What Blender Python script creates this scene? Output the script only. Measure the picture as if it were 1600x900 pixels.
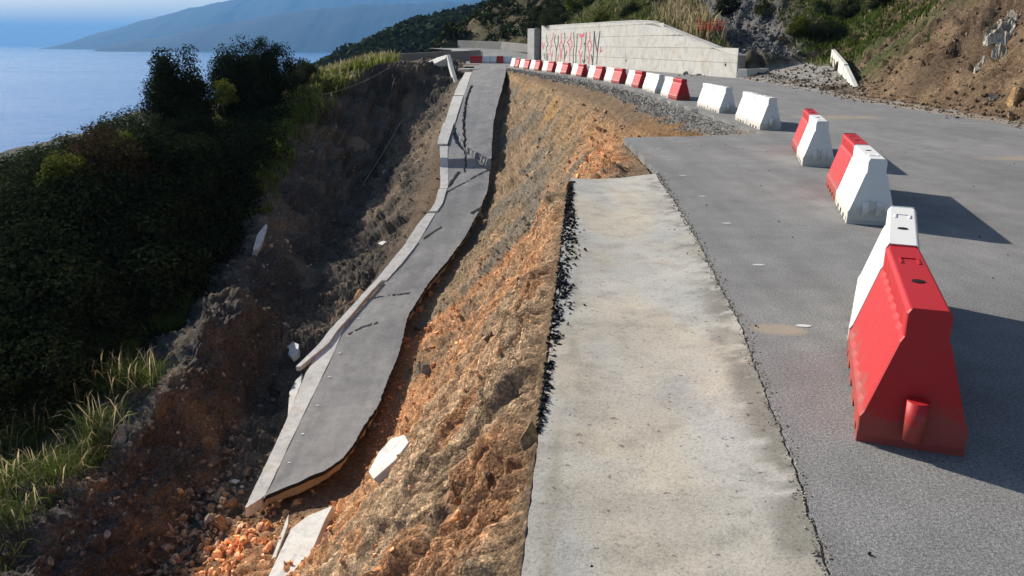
import bpy, math, random
import numpy as np
from mathutils import Vector

for _o in list(bpy.data.objects): bpy.data.objects.remove(_o)
S = bpy.context.scene
COL = S.collection
random.seed(7); RNG = np.random.default_rng(11)
R = math.radians

# ------------------------------------------------------------------ camera, sky, sun, exposure
PITCH = R(17.07); EYE = 1.65; FPX = 1244.0
cam_d = bpy.data.cameras.new('camera'); cam = bpy.data.objects.new('camera', cam_d); COL.objects.link(cam)
cam.location = (0, 0, EYE); cam.rotation_euler = (math.pi/2 - PITCH, 0, 0)
cam_d.sensor_width = 36; cam_d.lens = 36*FPX/1600; cam_d.clip_start = 0.05; cam_d.clip_end = 90000
S.camera = cam
SUN_AZ, SUN_EL = R(-49), R(29)          # azimuth from +Y towards +X
world = bpy.data.worlds.new('World'); S.world = world; world.use_nodes = True
wn = world.node_tree.nodes; wl = world.node_tree.links; wn.clear()
sky = wn.new('ShaderNodeTexSky'); sky.sky_type = 'NISHITA'; sky.sun_disc = False
sky.sun_elevation = SUN_EL; sky.sun_rotation = SUN_AZ; sky.altitude = 70; sky.air_density = 1.0; sky.dust_density = 0.9; sky.ozone_density = 1.2
bg = wn.new('ShaderNodeBackground'); bg.inputs[1].default_value = 0.085
wo = wn.new('ShaderNodeOutputWorld'); wl.new(sky.outputs[0], bg.inputs[0]); wl.new(bg.outputs[0], wo.inputs[0])
sun_d = bpy.data.lights.new('sun', 'SUN'); sun = bpy.data.objects.new('sun', sun_d); COL.objects.link(sun)
sun_d.energy = 5.0; sun_d.angle = R(0.53); sun_d.color = (1.0, 0.93, 0.82)
sdir = Vector((math.sin(SUN_AZ)*math.cos(SUN_EL), math.cos(SUN_AZ)*math.cos(SUN_EL), math.sin(SUN_EL)))
sun.rotation_euler = sdir.to_track_quat('Z', 'Y').to_euler(); sun.location = (-30, 30, 60)
S.view_settings.view_transform = 'Standard'; S.view_settings.look = 'None'
S.view_settings.exposure = 0.72; S.view_settings.gamma = 1.0
S.render.engine = 'CYCLES'; S.cycles.use_denoising = True
S.cycles.max_bounces = 6; S.cycles.transparent_max_bounces = 8

# ------------------------------------------------------------------ helpers
CP, SP = math.cos(PITCH), math.sin(PITCH)
def ray(px, py):
    xc = (px-800)/FPX; yc = (450-py)/FPX
    return xc, CP+yc*SP, -SP+yc*CP
def on_z(px, py, z=0.0):
    x, y, d = ray(px, py); s = (z-EYE)/d
    return Vector((x*s, y*s, z))
def on_y(px, py, Y):
    x, y, d = ray(px, py); s = Y/y
    return Vector((x*s, Y, EYE+d*s))

_p = RNG.permutation(256); PERM = np.concatenate([_p, _p, _p])
_g = RNG.normal(size=(256, 3)); GR = _g/np.linalg.norm(_g, axis=1)[:, None]
def noise3(P):
    P = np.asarray(P, dtype=np.float64); I = np.floor(P).astype(np.int64); F = P-I; I &= 255
    U = F*F*F*(F*(F*6-15)+10); out = 0
    for dx in (0, 1):
        for dy in (0, 1):
            for dz in (0, 1):
                h = PERM[PERM[PERM[I[..., 0]+dx]+I[..., 1]+dy]+I[..., 2]+dz]
                g = GR[h]
                d = g[..., 0]*(F[..., 0]-dx)+g[..., 1]*(F[..., 1]-dy)+g[..., 2]*(F[..., 2]-dz)
                w = (U[..., 0] if dx else 1-U[..., 0])*(U[..., 1] if dy else 1-U[..., 1])*(U[..., 2] if dz else 1-U[..., 2])
                out = out+w*d
    return out*1.5
def fbm(P, octs=4, gain=0.5, ridge=False):
    a, t, f = 1.0, 0, 1.0
    for k in range(octs):
        n = noise3(np.asarray(P)*f+k*17.3)
        t = t+a*((.62-2*np.abs(n)) if ridge else n); a *= gain; f *= 2.03
    return t
def smooth(a, b, x):
    t = np.clip((np.asarray(x, float)-a)/(b-a), 0, 1.0); return t*t*(3-2*t)

def mesh_np(name, V, F, mat, parent=None, col=None, smooth_=False, loc=None):
    V = np.asarray(V, np.float32).reshape(-1, 3); F = np.asarray(F, np.int32)
    me = bpy.data.meshes.new(name); n = F.shape[1]
    me.vertices.add(len(V)); me.vertices.foreach_set('co', V.ravel())
    me.loops.add(F.size); me.loops.foreach_set('vertex_index', F.ravel())
    me.polygons.add(len(F)); me.polygons.foreach_set('loop_start', np.arange(0, F.size, n, dtype=np.int32))
    me.polygons.foreach_set('loop_total', np.full(len(F), n, np.int32))
    me.polygons.foreach_set('use_smooth', np.full(len(F), bool(smooth_)))
    me.update(calc_edges=True); me.validate()
    if col is not None:
        a = me.color_attributes.new('col', 'FLOAT_COLOR', 'POINT')
        c = np.ones((len(V), 4), np.float32); c[:, :3] = col; a.data.foreach_set('color', c.ravel())
    me.materials.append(mat)
    return link(name, me, parent, loc)
def mesh_py(name, V, F, mat, parent=None, smooth_=False, loc=None, bevel=0):
    me = bpy.data.meshes.new(name); me.from_pydata([tuple(v) for v in V], [], F); me.update()
    me.materials.append(mat)
    if smooth_:
        for p in me.polygons: p.use_smooth = True
    o = link(name, me, parent, loc)
    if bevel:
        m = o.modifiers.new('bevel', 'BEVEL'); m.width = bevel; m.segments = 2; m.limit_method = 'ANGLE'
    return o
def link(name, me, parent=None, loc=None):
    o = bpy.data.objects.new(name, me); COL.objects.link(o)
    if parent is not None: o.parent = parent
    if loc is not None: o.location = loc
    return o
def thing(name, label, cat, loc=(0, 0, 0), rotz=0, group=None):
    o = bpy.data.objects.new(name, None); COL.objects.link(o); o.location = loc; o.rotation_euler = (0, 0, rotz)
    o.empty_display_size = 0.2
    return tag(o, label, cat, group)
def tag(o, label=None, cat=None, group=None, kind=None):
    if label: o['label'] = label
    if cat: o['category'] = cat
    if group: o['group'] = group
    if kind: o['kind'] = kind
    return o
def grid_faces(nr, nc, flip=False):
    i = np.arange(nr-1)[:, None]*nc+np.arange(nc-1)[None, :]
    f = np.stack([i, i+1, i+nc+1, i+nc], -1).reshape(-1, 4)
    return f[:, ::-1] if flip else f
def box(a, b):
    x0, y0, z0 = a; x1, y1, z1 = b
    V = [(x0,y0,z0),(x1,y0,z0),(x1,y1,z0),(x0,y1,z0),(x0,y0,z1),(x1,y0,z1),(x1,y1,z1),(x0,y1,z1)]
    F = [(0,3,2,1),(4,5,6,7),(0,1,5,4),(1,2,6,5),(2,3,7,6),(3,0,4,7)]
    return V, F
def merge(parts):
    V, F, o = [], [], 0
    for v, f in parts:
        V += list(v); F += [tuple(i+o for i in q) for q in f]; o += len(v)
    return V, F
def prism(poly, z0, z1):
    n = len(poly)
    V = [(x, y, z0) for x, y in poly]+[(x, y, z1) for x, y in poly]
    F = [tuple(range(n))[::-1], tuple(range(n, 2*n))]+[(i, (i+1) % n, n+(i+1) % n, n+i) for i in range(n)]
    return V, F
def cyl(c, r, z0, z1, n=16, r2=None):
    r2 = r if r2 is None else r2
    V = [(c[0]+r*math.cos(2*math.pi*k/n), c[1]+r*math.sin(2*math.pi*k/n), z0) for k in range(n)]
    V += [(c[0]+r2*math.cos(2*math.pi*k/n), c[1]+r2*math.sin(2*math.pi*k/n), z1) for k in range(n)]
    F = [tuple(range(n))[::-1], tuple(range(n, 2*n))]+[(i, (i+1) % n, n+(i+1) % n, n+i) for i in range(n)]
    return V, F
def tube(pts, r, n=6):
    V, F = [], []
    for i, p in enumerate(pts):
        p = Vector(p); a = Vector(pts[max(i-1, 0)]); b = Vector(pts[min(i+1, len(pts)-1)])
        d = (b-a).normalized(); u = d.orthogonal().normalized(); w = d.cross(u)
        rr = r[i] if isinstance(r, (list, tuple)) else r
        for k in range(n):
            t = 2*math.pi*k/n; V.append(p+u*(rr*math.cos(t))+w*(rr*math.sin(t)))
    for i in range(len(pts)-1):
        for k in range(n):
            F.append((i*n+k, i*n+(k+1) % n, (i+1)*n+(k+1) % n, (i+1)*n+k))
    F.append(tuple(range(n))[::-1]); F.append(tuple(range((len(pts)-1)*n, len(pts)*n)))
    return V, F

# ------------------------------------------------------------------ materials
def mat(name, rough=0.9, spec=0.3):
    m = bpy.data.materials.new(name); m.use_nodes = True; nt = m.node_tree
    b = nt.nodes['Principled BSDF']; b.inputs['Roughness'].default_value = rough
    b.inputs['Specular IOR Level'].default_value = spec
    return m, nt, b
def N(nt, t, **kw):
    n = nt.nodes.new(t)
    for k, v in kw.items():
        if k in n.inputs: n.inputs[k].default_value = v
        else: setattr(n, k, v)
    return n
def noise_node(nt, scale, detail=6, rough=0.6, vec=None):
    if vec is None: vec = N(nt, 'ShaderNodeTexCoord').outputs['Object']
    n = N(nt, 'ShaderNodeTexNoise'); n.inputs['Scale'].default_value = scale
    n.inputs['Detail'].default_value = detail; n.inputs['Roughness'].default_value = rough
    nt.links.new(vec, n.inputs['Vector']); return n
def ramp(nt, src, stops):
    r = N(nt, 'ShaderNodeValToRGB'); e = r.color_ramp.elements
    while len(e) < len(stops): e.new(0.5)
    for k, (p, c) in enumerate(stops):
        e[k].position = p; e[k].color = (*c, 1) if len(c) == 3 else c
    nt.links.new(src, r.inputs[0]); return r
def mix(nt, fac, a, b, mode='MIX'):
    n = N(nt, 'ShaderNodeMix', data_type='RGBA', blend_type=mode)
    for sock, v in ((n.inputs[0], fac), (n.inputs[6], a), (n.inputs[7], b)):
        if hasattr(v, 'is_linked') or hasattr(v, 'links'): nt.links.new(v, sock)
        else: sock.default_value = v if not isinstance(v, tuple) else ((*v, 1) if len(v) == 3 else v)
    return n.outputs[2]
def bump(nt, b, h, dist=0.02, strength=0.6, prev=None):
    n = N(nt, 'ShaderNodeBump'); n.inputs['Distance'].default_value = dist; n.inputs['Strength'].default_value = strength
    nt.links.new(h, n.inputs['Height'])
    if prev is not None: nt.links.new(prev.outputs[0], n.inputs['Normal'])
    nt.links.new(n.outputs[0], b.inputs['Normal']); return n
g3 = lambda v: (v, v, v)

def mat_attr(name, rough=0.95, s1=9, s2=60, amp=0.55, bd=0.03, speck=28):
    m, nt, b = mat(name, rough, 0.12)
    at = N(nt, 'ShaderNodeVertexColor', layer_name='col'); oc = N(nt, 'ShaderNodeTexCoord').outputs['Object']
    n1 = noise_node(nt, s1, 8, 0.75, oc); n2 = noise_node(nt, s2, 4, 0.75, oc); n0 = noise_node(nt, 1.3, 5, 0.6, oc)
    v = N(nt, 'ShaderNodeTexVoronoi'); v.inputs['Scale'].default_value = speck; nt.links.new(oc, v.inputs['Vector'])
    v2 = N(nt, 'ShaderNodeTexVoronoi'); v2.inputs['Scale'].default_value = speck*2.7; nt.links.new(oc, v2.inputs['Vector'])
    sv = N(nt, 'ShaderNodeSeparateColor'); nt.links.new(v.outputs['Color'], sv.inputs[0]); sv2 = N(nt, 'ShaderNodeSeparateColor'); nt.links.new(v2.outputs['Color'], sv2.inputs[0])
    c = at.outputs[0]
    for src, stops in ((n0.outputs[0], [(0.3, (.82, .80, .78)), (0.7, (1.15, 1.14, 1.12))]), (n1.outputs[0], [(0.3, g3(1-amp)), (0.7, g3(1+amp*0.7))]), (n2.outputs[0], [(0.35, g3(0.68)), (0.7, g3(1.3))]),
                       (sv.outputs[0], [(0.0, g3(.72)), (0.8, g3(1.05)), (1.0, (1.55, 1.5, 1.42))]), (sv2.outputs[0], [(0.0, g3(.75)), (0.85, g3(1.05)), (1.0, (1.6, 1.55, 1.5))])):
        c = mix(nt, 1.0, c, ramp(nt, src, stops).outputs[0], 'MULTIPLY')
    nt.links.new(c, b.inputs['Base Color'])
    p = bump(nt, b, n1.outputs[0], bd*3, 0.9); p = bump(nt, b, v.outputs['Distance'], -bd*.9, 0.8, p)
    p = bump(nt, b, v2.outputs['Distance'], -bd*.4, 0.8, p); bump(nt, b, n2.outputs[0], bd*0.6, 0.9, p)
    return m
M_SOIL = mat_attr('soil')
M_STONE = mat_attr('stone', 0.9, 5, 40, 0.35, 0.01)

def make_asphalt(name, base, dusty, stain=False):
    m, nt, b = mat(name, 0.85, 0.3)
    big = noise_node(nt, 0.35, 5, 0.6); mid = noise_node(nt, 3, 6, 0.65); fine = noise_node(nt, 75, 3, 0.85)
    vor = N(nt, 'ShaderNodeTexVoronoi'); vor.inputs['Scale'].default_value = 170
    nt.links.new(N(nt, 'ShaderNodeTexCoord').outputs['Object'], vor.inputs['Vector'])
    c = ramp(nt, big.outputs[0], [(0.3, base), (0.75, dusty)]).outputs[0]
    c = mix(nt, 1.0, c, ramp(nt, mid.outputs[0], [(0.3, g3(.82)), (0.7, g3(1.12))]).outputs[0], 'MULTIPLY')
    c = mix(nt, 1.0, c, ramp(nt, fine.outputs[0], [(0.35, g3(.55)), (0.5, g3(1)), (0.68, g3(1.7))]).outputs[0], 'MULTIPLY')
    tc2 = N(nt, 'ShaderNodeTexCoord'); mp2 = N(nt, 'ShaderNodeMapping'); mp2.inputs['Scale'].default_value = (2.2, .16, 1); mp2.inputs['Rotation'].default_value = (0, 0, R(8)); nt.links.new(tc2.outputs['Object'], mp2.inputs[0])
    st_ = noise_node(nt, 1.0, 5, .65, mp2.outputs[0]); c = mix(nt, 1.0, c, ramp(nt, st_.outputs[0], [(.3, g3(.86)), (.7, g3(1.16))]).outputs[0], 'MULTIPLY')
    if stain:
        for (sx, sy, rx, ry) in ((1.60, 4.53, .36, .22), (5.5, 6.5, 1.2, .4), (8, 12, 2.2, .6), (4.6, 2.6, .8, .3), (10.9, 22, 1.1, 16), (7.6, 19, 2.5, 1.2)):
            m3 = N(nt, 'ShaderNodeMapping', vector_type='TEXTURE'); m3.inputs['Location'].default_value = (sx, sy, 0); m3.inputs['Scale'].default_value = (rx, ry, 1); nt.links.new(tc2.outputs['Object'], m3.inputs[0])
            ln = N(nt, 'ShaderNodeVectorMath', operation='LENGTH'); nt.links.new(m3.outputs[0], ln.inputs[0])
            ad = N(nt, 'ShaderNodeMath', operation='ADD'); nt.links.new(ln.outputs['Value'], ad.inputs[0]); nt.links.new(mid.outputs[0], ad.inputs[1])
            c = mix(nt, ramp(nt, ad.outputs[0], [(.75, g3(.6)), (1.25, g3(0))]).outputs[0], c, (.33, .26, .18))
    nt.links.new(c, b.inputs['Base Color'])
    bump(nt, b, vor.outputs['Distance'], 0.003, 0.45)
    return m
M_ASPH = make_asphalt('asphalt', (0.15, 0.148, 0.147), (0.215, 0.208, 0.197), True)
M_ASPH2 = make_asphalt('slab_asphalt', (0.19, 0.188, 0.186), (0.25, 0.243, 0.232))
M_TAR, _nt, _b = mat('bitumen', 0.8, 0.3); _b.inputs['Base Color'].default_value = (0.018, 0.017, 0.016, 1)
bump(_nt, _b, noise_node(_nt, 40).outputs[0], 0.02, 0.8)

def make_concrete(name, c1, c2, stain, dark, scale=1.0, attr=False):
    m, nt, b = mat(name, 0.88, 0.25)
    big = noise_node(nt, 0.9*scale, 6, 0.6); mid = noise_node(nt, 4*scale, 8, 0.7); fine = noise_node(nt, 70, 4, 0.75)
    c = ramp(nt, big.outputs[0], [(0.3, c1), (0.55, c2), (0.75, stain)]).outputs[0]
    c = mix(nt, 1.0, c, ramp(nt, mid.outputs[0], [(0.25, g3(.62)), (0.5, g3(1)), (0.75, g3(1.1))]).outputs[0], 'MULTIPLY')
    c = mix(nt, 1.0, c, ramp(nt, fine.outputs[0], [(0.3, g3(.6)), (0.48, g3(1)), (0.7, g3(1.15))]).outputs[0], 'MULTIPLY')
    if attr: c = mix(nt, 1.0, c, N(nt, 'ShaderNodeVertexColor', layer_name='col').outputs[0], 'MULTIPLY')
    pit = noise_node(nt, 26, 2, .5); c = mix(nt, 1.0, c, ramp(nt, pit.outputs[0], [(.27, g3(.45)), (.33, g3(1))]).outputs[0], 'MULTIPLY')
    nt.links.new(c, b.inputs['Base Color'])
    p = bump(nt, b, mid.outputs[0], 0.01, 0.5); bump(nt, b, fine.outputs[0], 0.004, 0.6, p)
    return m
M_CONC = make_concrete('gutter_concrete', (0.345, 0.335, 0.31), (0.40, 0.38, 0.34), (0.42, 0.375, 0.30), None, 1.0, True)
M_WHITE = make_concrete('pale_concrete', (0.47, 0.455, 0.42), (0.56, 0.54, 0.50), (0.48, 0.43, 0.35), None)
M_WALL = make_concrete('wall_concrete', (0.40, 0.385, 0.355), (0.47, 0.455, 0.42), (0.42, 0.38, 0.31), None, 0.5)
M_GREYC = make_concrete('grey_concrete', (0.20, 0.19, 0.175), (0.26, 0.245, 0.22), (0.22, 0.19, 0.15), None)

def plastic(name, c, dirt, rough=0.55):
    m, nt, b = mat(name, rough, 0.45)
    tc = N(nt, 'ShaderNodeTexCoord')
    n1 = noise_node(nt, 6, 6, 0.7); n2 = noise_node(nt, 45, 4, 0.7)
    sep = N(nt, 'ShaderNodeSeparateXYZ'); nt.links.new(tc.outputs['Object'], sep.inputs[0])
    ad = N(nt, 'ShaderNodeMath', operation='MULTIPLY_ADD'); ad.inputs[1].default_value = -0.5; ad.inputs[2].default_value = 0.13
    nt.links.new(n1.outputs[0], ad.inputs[0])
    sub = N(nt, 'ShaderNodeMath', operation='ADD'); nt.links.new(sep.outputs[2], sub.inputs[0]); nt.links.new(ad.outputs[0], sub.inputs[1])
    f = ramp(nt, sub.outputs[0], [(0.0, g3(0.5)), (0.08, g3(0.0))])     # mud splashed on the lowest centimetres
    cc = mix(nt, ramp(nt, n1.outputs[0], [(0.5, g3(0)), (0.8, g3(0.35))]).outputs[0], c, tuple(x*0.75+0.03 for x in c))
    cc = mix(nt, f.outputs[0], cc, dirt)
    cc = mix(nt, ramp(nt, n2.outputs[0], [(0.60, g3(0)), (0.78, g3(0.45))]).outputs[0], cc, dirt)
    nt.links.new(cc, b.inputs['Base Color'])
    bump(nt, b, n2.outputs[0], 0.003, 0.25)
    return m, b
M_RED, _b = plastic('red_plastic', (0.40, 0.006, 0.010), (0.17, 0.08, 0.055))
M_WPL, _b = plastic('white_plastic', (0.66, 0.65, 0.62), (0.34, 0.30, 0.22))
_b.inputs['Subsurface Weight'].default_value = 0.15; _b.inputs['Subsurface Radius'].default_value = (0.05, 0.05, 0.045)
M_BLACK, _nt, _b = mat('dark_hole', 0.9, 0.1); _b.inputs['Base Color'].default_value = (0.015, 0.014, 0.013, 1)
M_PAINT, _nt, _b = mat('road_paint', 0.7); _b.inputs['Base Color'].default_value = (0.48, 0.48, 0.46, 1)

def leafmat(name, c1, c2, trans=0.35):
    m, nt, b = mat(name, 1.0, 0.0)
    geo = N(nt, 'ShaderNodeNewGeometry'); tc = noise_node(nt, 0.8, 3)
    c = ramp(nt, geo.outputs['Random Per Island'], [(0.0, c1), (1.0, c2)]).outputs[0]
    c = mix(nt, 1.0, c, ramp(nt, tc.outputs[0], [(0.3, g3(.65)), (0.7, g3(1.3))]).outputs[0], 'MULTIPLY')
    nt.links.new(c, b.inputs['Base Color'])
    t = N(nt, 'ShaderNodeBsdfTranslucent'); nt.links.new(c, t.inputs[0])
    ms = N(nt, 'ShaderNodeMixShader'); ms.inputs[0].default_value = trans
    nt.links.new(b.outputs[0], ms.inputs[1]); nt.links.new(t.outputs[0], ms.inputs[2])
    nt.links.new(ms.outputs[0], nt.nodes['Material Output'].inputs['Surface'])
    return m
M_LEAF = leafmat('evergreen_leaf', (0.012, 0.018, 0.008), (0.032, 0.042, 0.018), 0.12)
M_LEAF2 = leafmat('olive_leaf', (0.03, 0.04, 0.018), (0.065, 0.075, 0.035), 0.2)
M_LEAFY = leafmat('fresh_leaf', (0.055, 0.08, 0.015), (0.13, 0.145, 0.03), 0.4)
M_LEAFR = leafmat('russet_leaf', (0.04, 0.03, 0.017), (0.075, 0.055, 0.028), 0.2)
M_GRASS = leafmat('green_grass', (0.042, 0.07, 0.014), (0.12, 0.15, 0.04), 0.4)
M_GRASSB = leafmat('bright_grass', (0.085, 0.12, 0.022), (0.22, 0.24, 0.06), 0.45)
M_STRAW = leafmat('dry_grass', (0.20, 0.165, 0.085), (0.42, 0.36, 0.22), 0.4)
M_BARK, _nt, _b = mat('bark', 0.95, 0.1); _b.inputs['Base Color'].default_value = (0.06, 0.045, 0.033, 1)
bump(_nt, _b, noise_node(_nt, 12).outputs[0], 0.03, 0.8)
M_ROPE, _nt, _b = mat('rope', 0.9, 0.1); _b.inputs['Base Color'].default_value = (0.33, 0.30, 0.25, 1)
M_CLOTH, _nt, _b = mat('geotextile', 0.95, 0.1); _b.inputs['Base Color'].default_value = (0.20, 0.155, 0.115, 1)
bump(_nt, _b, noise_node(_nt, 30).outputs[0], 0.01, 0.5)

# ------------------------------------------------------------------ road edge and cross-sections of the slide
EDGE = np.array([(-6, -.6), (2.19, .03), (10.2, .75), (10.6, 1.95), (14.8, 2.05), (15.5, 4.85), (20, 4.85), (24.7, 4.75), (31.6, 4.6),
                 (38.4, 3.8), (46, 2.75), (52.2, 1.4), (58.4, .1), (61, -.4), (66, -2.5), (80, -4)])
def edge_x(Y): return np.interp(Y, EDGE[:, 0], EDGE[:, 1])
ROWY = np.array([(95, 65), (103, 62), (120, 57), (150, 51), (200, 45), (250, 41), (350, 35), (450, 30), (552, 25.6), (722, 19.9), (793, 18.1), (840, 16.9)])
def smooth_interp(x, xs, ys):          # monotone-ish smooth interpolation (finite-difference Hermite)
    xs = np.asarray(xs, float); ys = np.asarray(ys, float); x = np.clip(np.asarray(x, float), xs[0], xs[-1])
    d = np.gradient(ys, xs); i = np.clip(np.searchsorted(xs, x)-1, 0, len(xs)-2)
    h = xs[i+1]-xs[i]; t = (x-xs[i])/h
    return (2*t**3-3*t**2+1)*ys[i]+(t**3-2*t**2+t)*h*d[i]+(-2*t**3+3*t**2)*ys[i+1]+(t**3-t**2)*h*d[i+1]
def row_to_Y(r): return smooth_interp(r, ROWY[:, 0], ROWY[:, 1])
_rr = np.linspace(95, 840, 600); _YY = row_to_Y(_rr)
def Y_to_row(Y): return np.interp(Y, _YY[::-1], _rr[::-1])
def ray_np(px, py):
    xc = (px-800)/FPX; yc = (450-py)/FPX
    return xc, CP+yc*SP, -SP+yc*CP
def slab_z(Y):
    r = Y_to_row(Y); _, y, d = ray_np(800, r)
    return EYE+d/y*Y-.28*smooth(41.15, 40.85, Y)*smooth(35, 40.5, Y)     # the far piece overrides the near one at the kink
def px_to_x(px, Y):
    r = Y_to_row(Y); x, y, _ = ray_np(px, r); return x/y*Y
def tab(t): a = np.array(t, float); return lambda r: np.interp(r, a[:, 0], a[:, 1])
JOINT = tab([(103,742),(116,736),(164,720),(196,710),(232,699),(284,700),(316,692),(332,682),(376,656),(412,628),(470,575),(512,538),(553,520),(660,468),(774,414),(793,404)])
RIGHT = tab([(103,792),(120,789),(150,781),(175,774),(200,770),(245,768),(258,765),(290,762),(320,752),(345,740),(375,722),(410,698),(450,664),(490,640),(560,620),(630,592),(690,556),(715,535),(735,508),(760,450),(774,416),(793,405)])
def slab_x(Y, side):
    r = Y_to_row(Y); return px_to_x((JOINT if side == 'j' else RIGHT)(r), Y)

# knots: 0 road edge, 1 lip, 2 steep foot, 3 slab right, 4 slab left, 5 trough, 6 crest, 7 shoulder, 8 far left
Ys = np.array([-6, 2, 6, 10, 12.5, 14.8, 15.6, 18, 20, 22.5, 25.6, 30, 35, 41, 45, 51, 57, 60, 62, 66, 78.])
def knots(Y):
    e = float(edge_x(Y)); sz = float(slab_z(max(Y, 18.1))); Yc = max(Y, 20.0)
    jx = float(slab_x(Yc, 'j')); rx = max(float(slab_x(max(Y, 24), 'r')), jx+1.6) if Y < 24 else float(slab_x(Y, 'r'))
    T = lambda xs, ys: float(np.interp(Y, xs, ys))
    if Y < 18.1: sz = -9.75-0.5*(18.1-Y)/18
    low = T([18, 24, 30, 44, 56, 61, 63], [1.0, .95, .8, .95, .9, .5, .35])
    if Y <= 14.8: lip = (e-.12, -.3); foot = (e-T([2, 10, 14.8], [2.7, 2.7, 2.5]), -4.2)
    else:
        w = T([14.8, 15.6, 20, 30, 41, 51, 61], [.3, 1.7, 1.5, .9, .8, .6, .2]); lz = T([14.8, 15.6, 20, 26, 40, 61], [-.8, -.42, -.5, -.75, -.6, -.3])
        lip = (e-w, lz)
        k = T([14.8, 18, 30, 41, 61], [.33, .36, .36, .4, .5]); foot = (lip[0]*(1-k)+rx*k, lz*(1-k)+(sz-low)*k - T([14.8, 20, 41, 55], [1.3, .9, .55, .1]))
    k3 = (rx+.15, sz-low*0.85); k4 = (jx-.75, sz-low*.75)
    if Y < 20:
        t = (20-Y)/18; k3 = (rx+.15-2.6*t, -9.9+.9*t); k4 = (jx-.75-2.0*t, sz-.8)
    tr = (T([2, 15, 20, 30, 45, 51, 57, 60, 62, 78], [-10.6, -9.0, -8.6, -8.8, -9.3, -9, -8, -7, -6, -7]),
          T([2, 15, 20, 25, 30, 35, 40, 45, 52, 55, 57.5, 59.7, 62, 78], [-11.3, -10.9, -10.6, -10.0, -9.4, -8.8, -8.4, -8.0, -7.2, -6.0, -3.0, -.3, .1, .2]))
    cr = (T([2, 15, 20, 28, 35, 40, 45, 50, 57, 62, 78], [-13, -11.0, -10.4, -10.6, -12, -13, -13.5, -13.6, -12, -10, -11]),
          T([2, 15, 20, 25, 28, 31, 35, 40, 45, 50, 55, 58, 62, 78], [-10.2, -9.3, -8.4, -7.8, -7.3, -8.0, -7.3, -6.1, -4.9, -3.3, -1.7, -.7, -.2, -.2]))
    sh = (cr[0]-10, cr[1]-T([2, 30, 45, 60], [2.2, 3.0, 3.4, 2.5]))
    fl = (-70, T([2, 40, 78], [-27, -27, -24]))
    return [(e, -.06), lip, foot, k3, k4, tr, cr, sh, fl]
KN = np.array([knots(y) for y in Ys])                     # (nY, 9, 2)
nseg = [20, 120, 170, 36, 110, 90, 30, 18]
UU = np.concatenate([k+np.arange(n)/n for k, n in enumerate(nseg)]+[[8.0]])
YY = np.concatenate([np.linspace(-6, 2, 24)[:-1], np.geomspace(2, 78, 610)])
def knot_at(Y):                                           # smooth along Y except at the sharp jump
    out = np.empty((len(Y), 9, 2))
    for k in range(9):
        for c in range(2): out[:, k, c] = np.interp(Y, Ys, KN[:, k, c])
    ker = np.array([1, 2, 3, 4, 3, 2, 1.]); ker /= ker.sum()
    sm = out.copy()
    for k in range(2, 9):
        for c in range(2):
            p = np.pad(out[:, k, c], 21, mode='edge')
            q = p
            for _ in range(3): q = np.convolve(q, ker, mode='same')
            sm[:, k, c] = q[21:-21]
    sm[:, 0, 0] = edge_x(Y)
    return sm
KY = knot_at(YY)
KZ = np.arange(9)
B = np.empty((len(YY), len(UU), 3))
for i, Y in enumerate(YY):
    k = KY[i]
    # linear for the upper knots, rounded below
    xs = np.interp(UU, KZ, k[:, 0]); zs = np.interp(UU, KZ, k[:, 1])
    B[i, :, 0] = xs; B[i, :, 1] = Y; B[i, :, 2] = zs
def blur_u(A, n):
    ker = np.ones(2*n+1)/(2*n+1); out = A.copy(); U0 = nseg[0]+4
    for c in (0, 2):
        P = np.pad(A[:, :, c], ((0, 0), (n, n)), mode='edge')
        q = np.apply_along_axis(lambda r: np.convolve(r, ker, mode='valid'), 1, P)
        w = smooth(U0, U0+3*n, np.arange(A.shape[1]))[None, :]
        out[:, :, c] = A[:, :, c]*(1-w)+q*w
    return out
B = blur_u(B, 12)
du = np.gradient(B, axis=1); dv = np.gradient(B, axis=0)
NRM = np.cross(dv, du); NRM /= np.linalg.norm(NRM, axis=2)[..., None]+1e-9
NRM[NRM[..., 2] < 0] *= -1
Uf = np.broadcast_to(UU, B.shape[:2]); Yf = B[..., 1]; Xf = B[..., 0]; Zf = B[..., 2]
arc = np.cumsum(np.linalg.norm(du, axis=2), axis=1)       # distance down the slope
away = smooth(0.1, .7, Uf)                              # no displacement at the very edge
slabband = smooth(2.8, 3.0, Uf)*(1-smooth(4.0, 4.25, Uf))*smooth(17, 20, Yf)
amp = away*(1-.85*slabband)
# fall-line rills, lumps, pits
dirn = np.stack([Yf*1.0+Xf*0.12, arc*0.16, Zf*0.1], -1)
near = 1-smooth(13, 20, Yf)
rill = fbm(dirn*1.1, 4, .55, True)*(0.16+0.12*near)+fbm(dirn*np.array([4.5, 1.6, 1]), 4, .6)*0.12
lump = fbm(B*0.55, 5, .55)*0.45+fbm(B*2.3, 4, .6)*0.13
grain = fbm(B*7.0, 3, .6)*0.055+fbm(B*21.0, 2, .6)*0.022*(1-smooth(16, 30, Yf))
floor_ = smooth(2.8, 3.1, Uf)*(1-smooth(3.9, 4.2, Uf))*(1-smooth(17.2, 18.6, Yf))
onslope = smooth(.2, .9, Uf)*np.where(Yf > 14.8, smooth(.95, 1.2, Uf), 1)*(1-smooth(2.9, 3.2, Uf))+floor_*.8
left = smooth(3.9, 4.3, Uf)
stq = fbm(np.stack([Yf*3.2+Xf*.3, arc*.22, Zf*.1], -1), 4, .62, True); stria = stq*.085*(1-smooth(16, 24, Yf))
clod = fbm(B*8+11, 3, .65)*.06+np.maximum(fbm(B*3.1+2, 2), .1)*.06-.01
calm = 1-.45*(1-smooth(9, 14, Yf))*onslope
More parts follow.
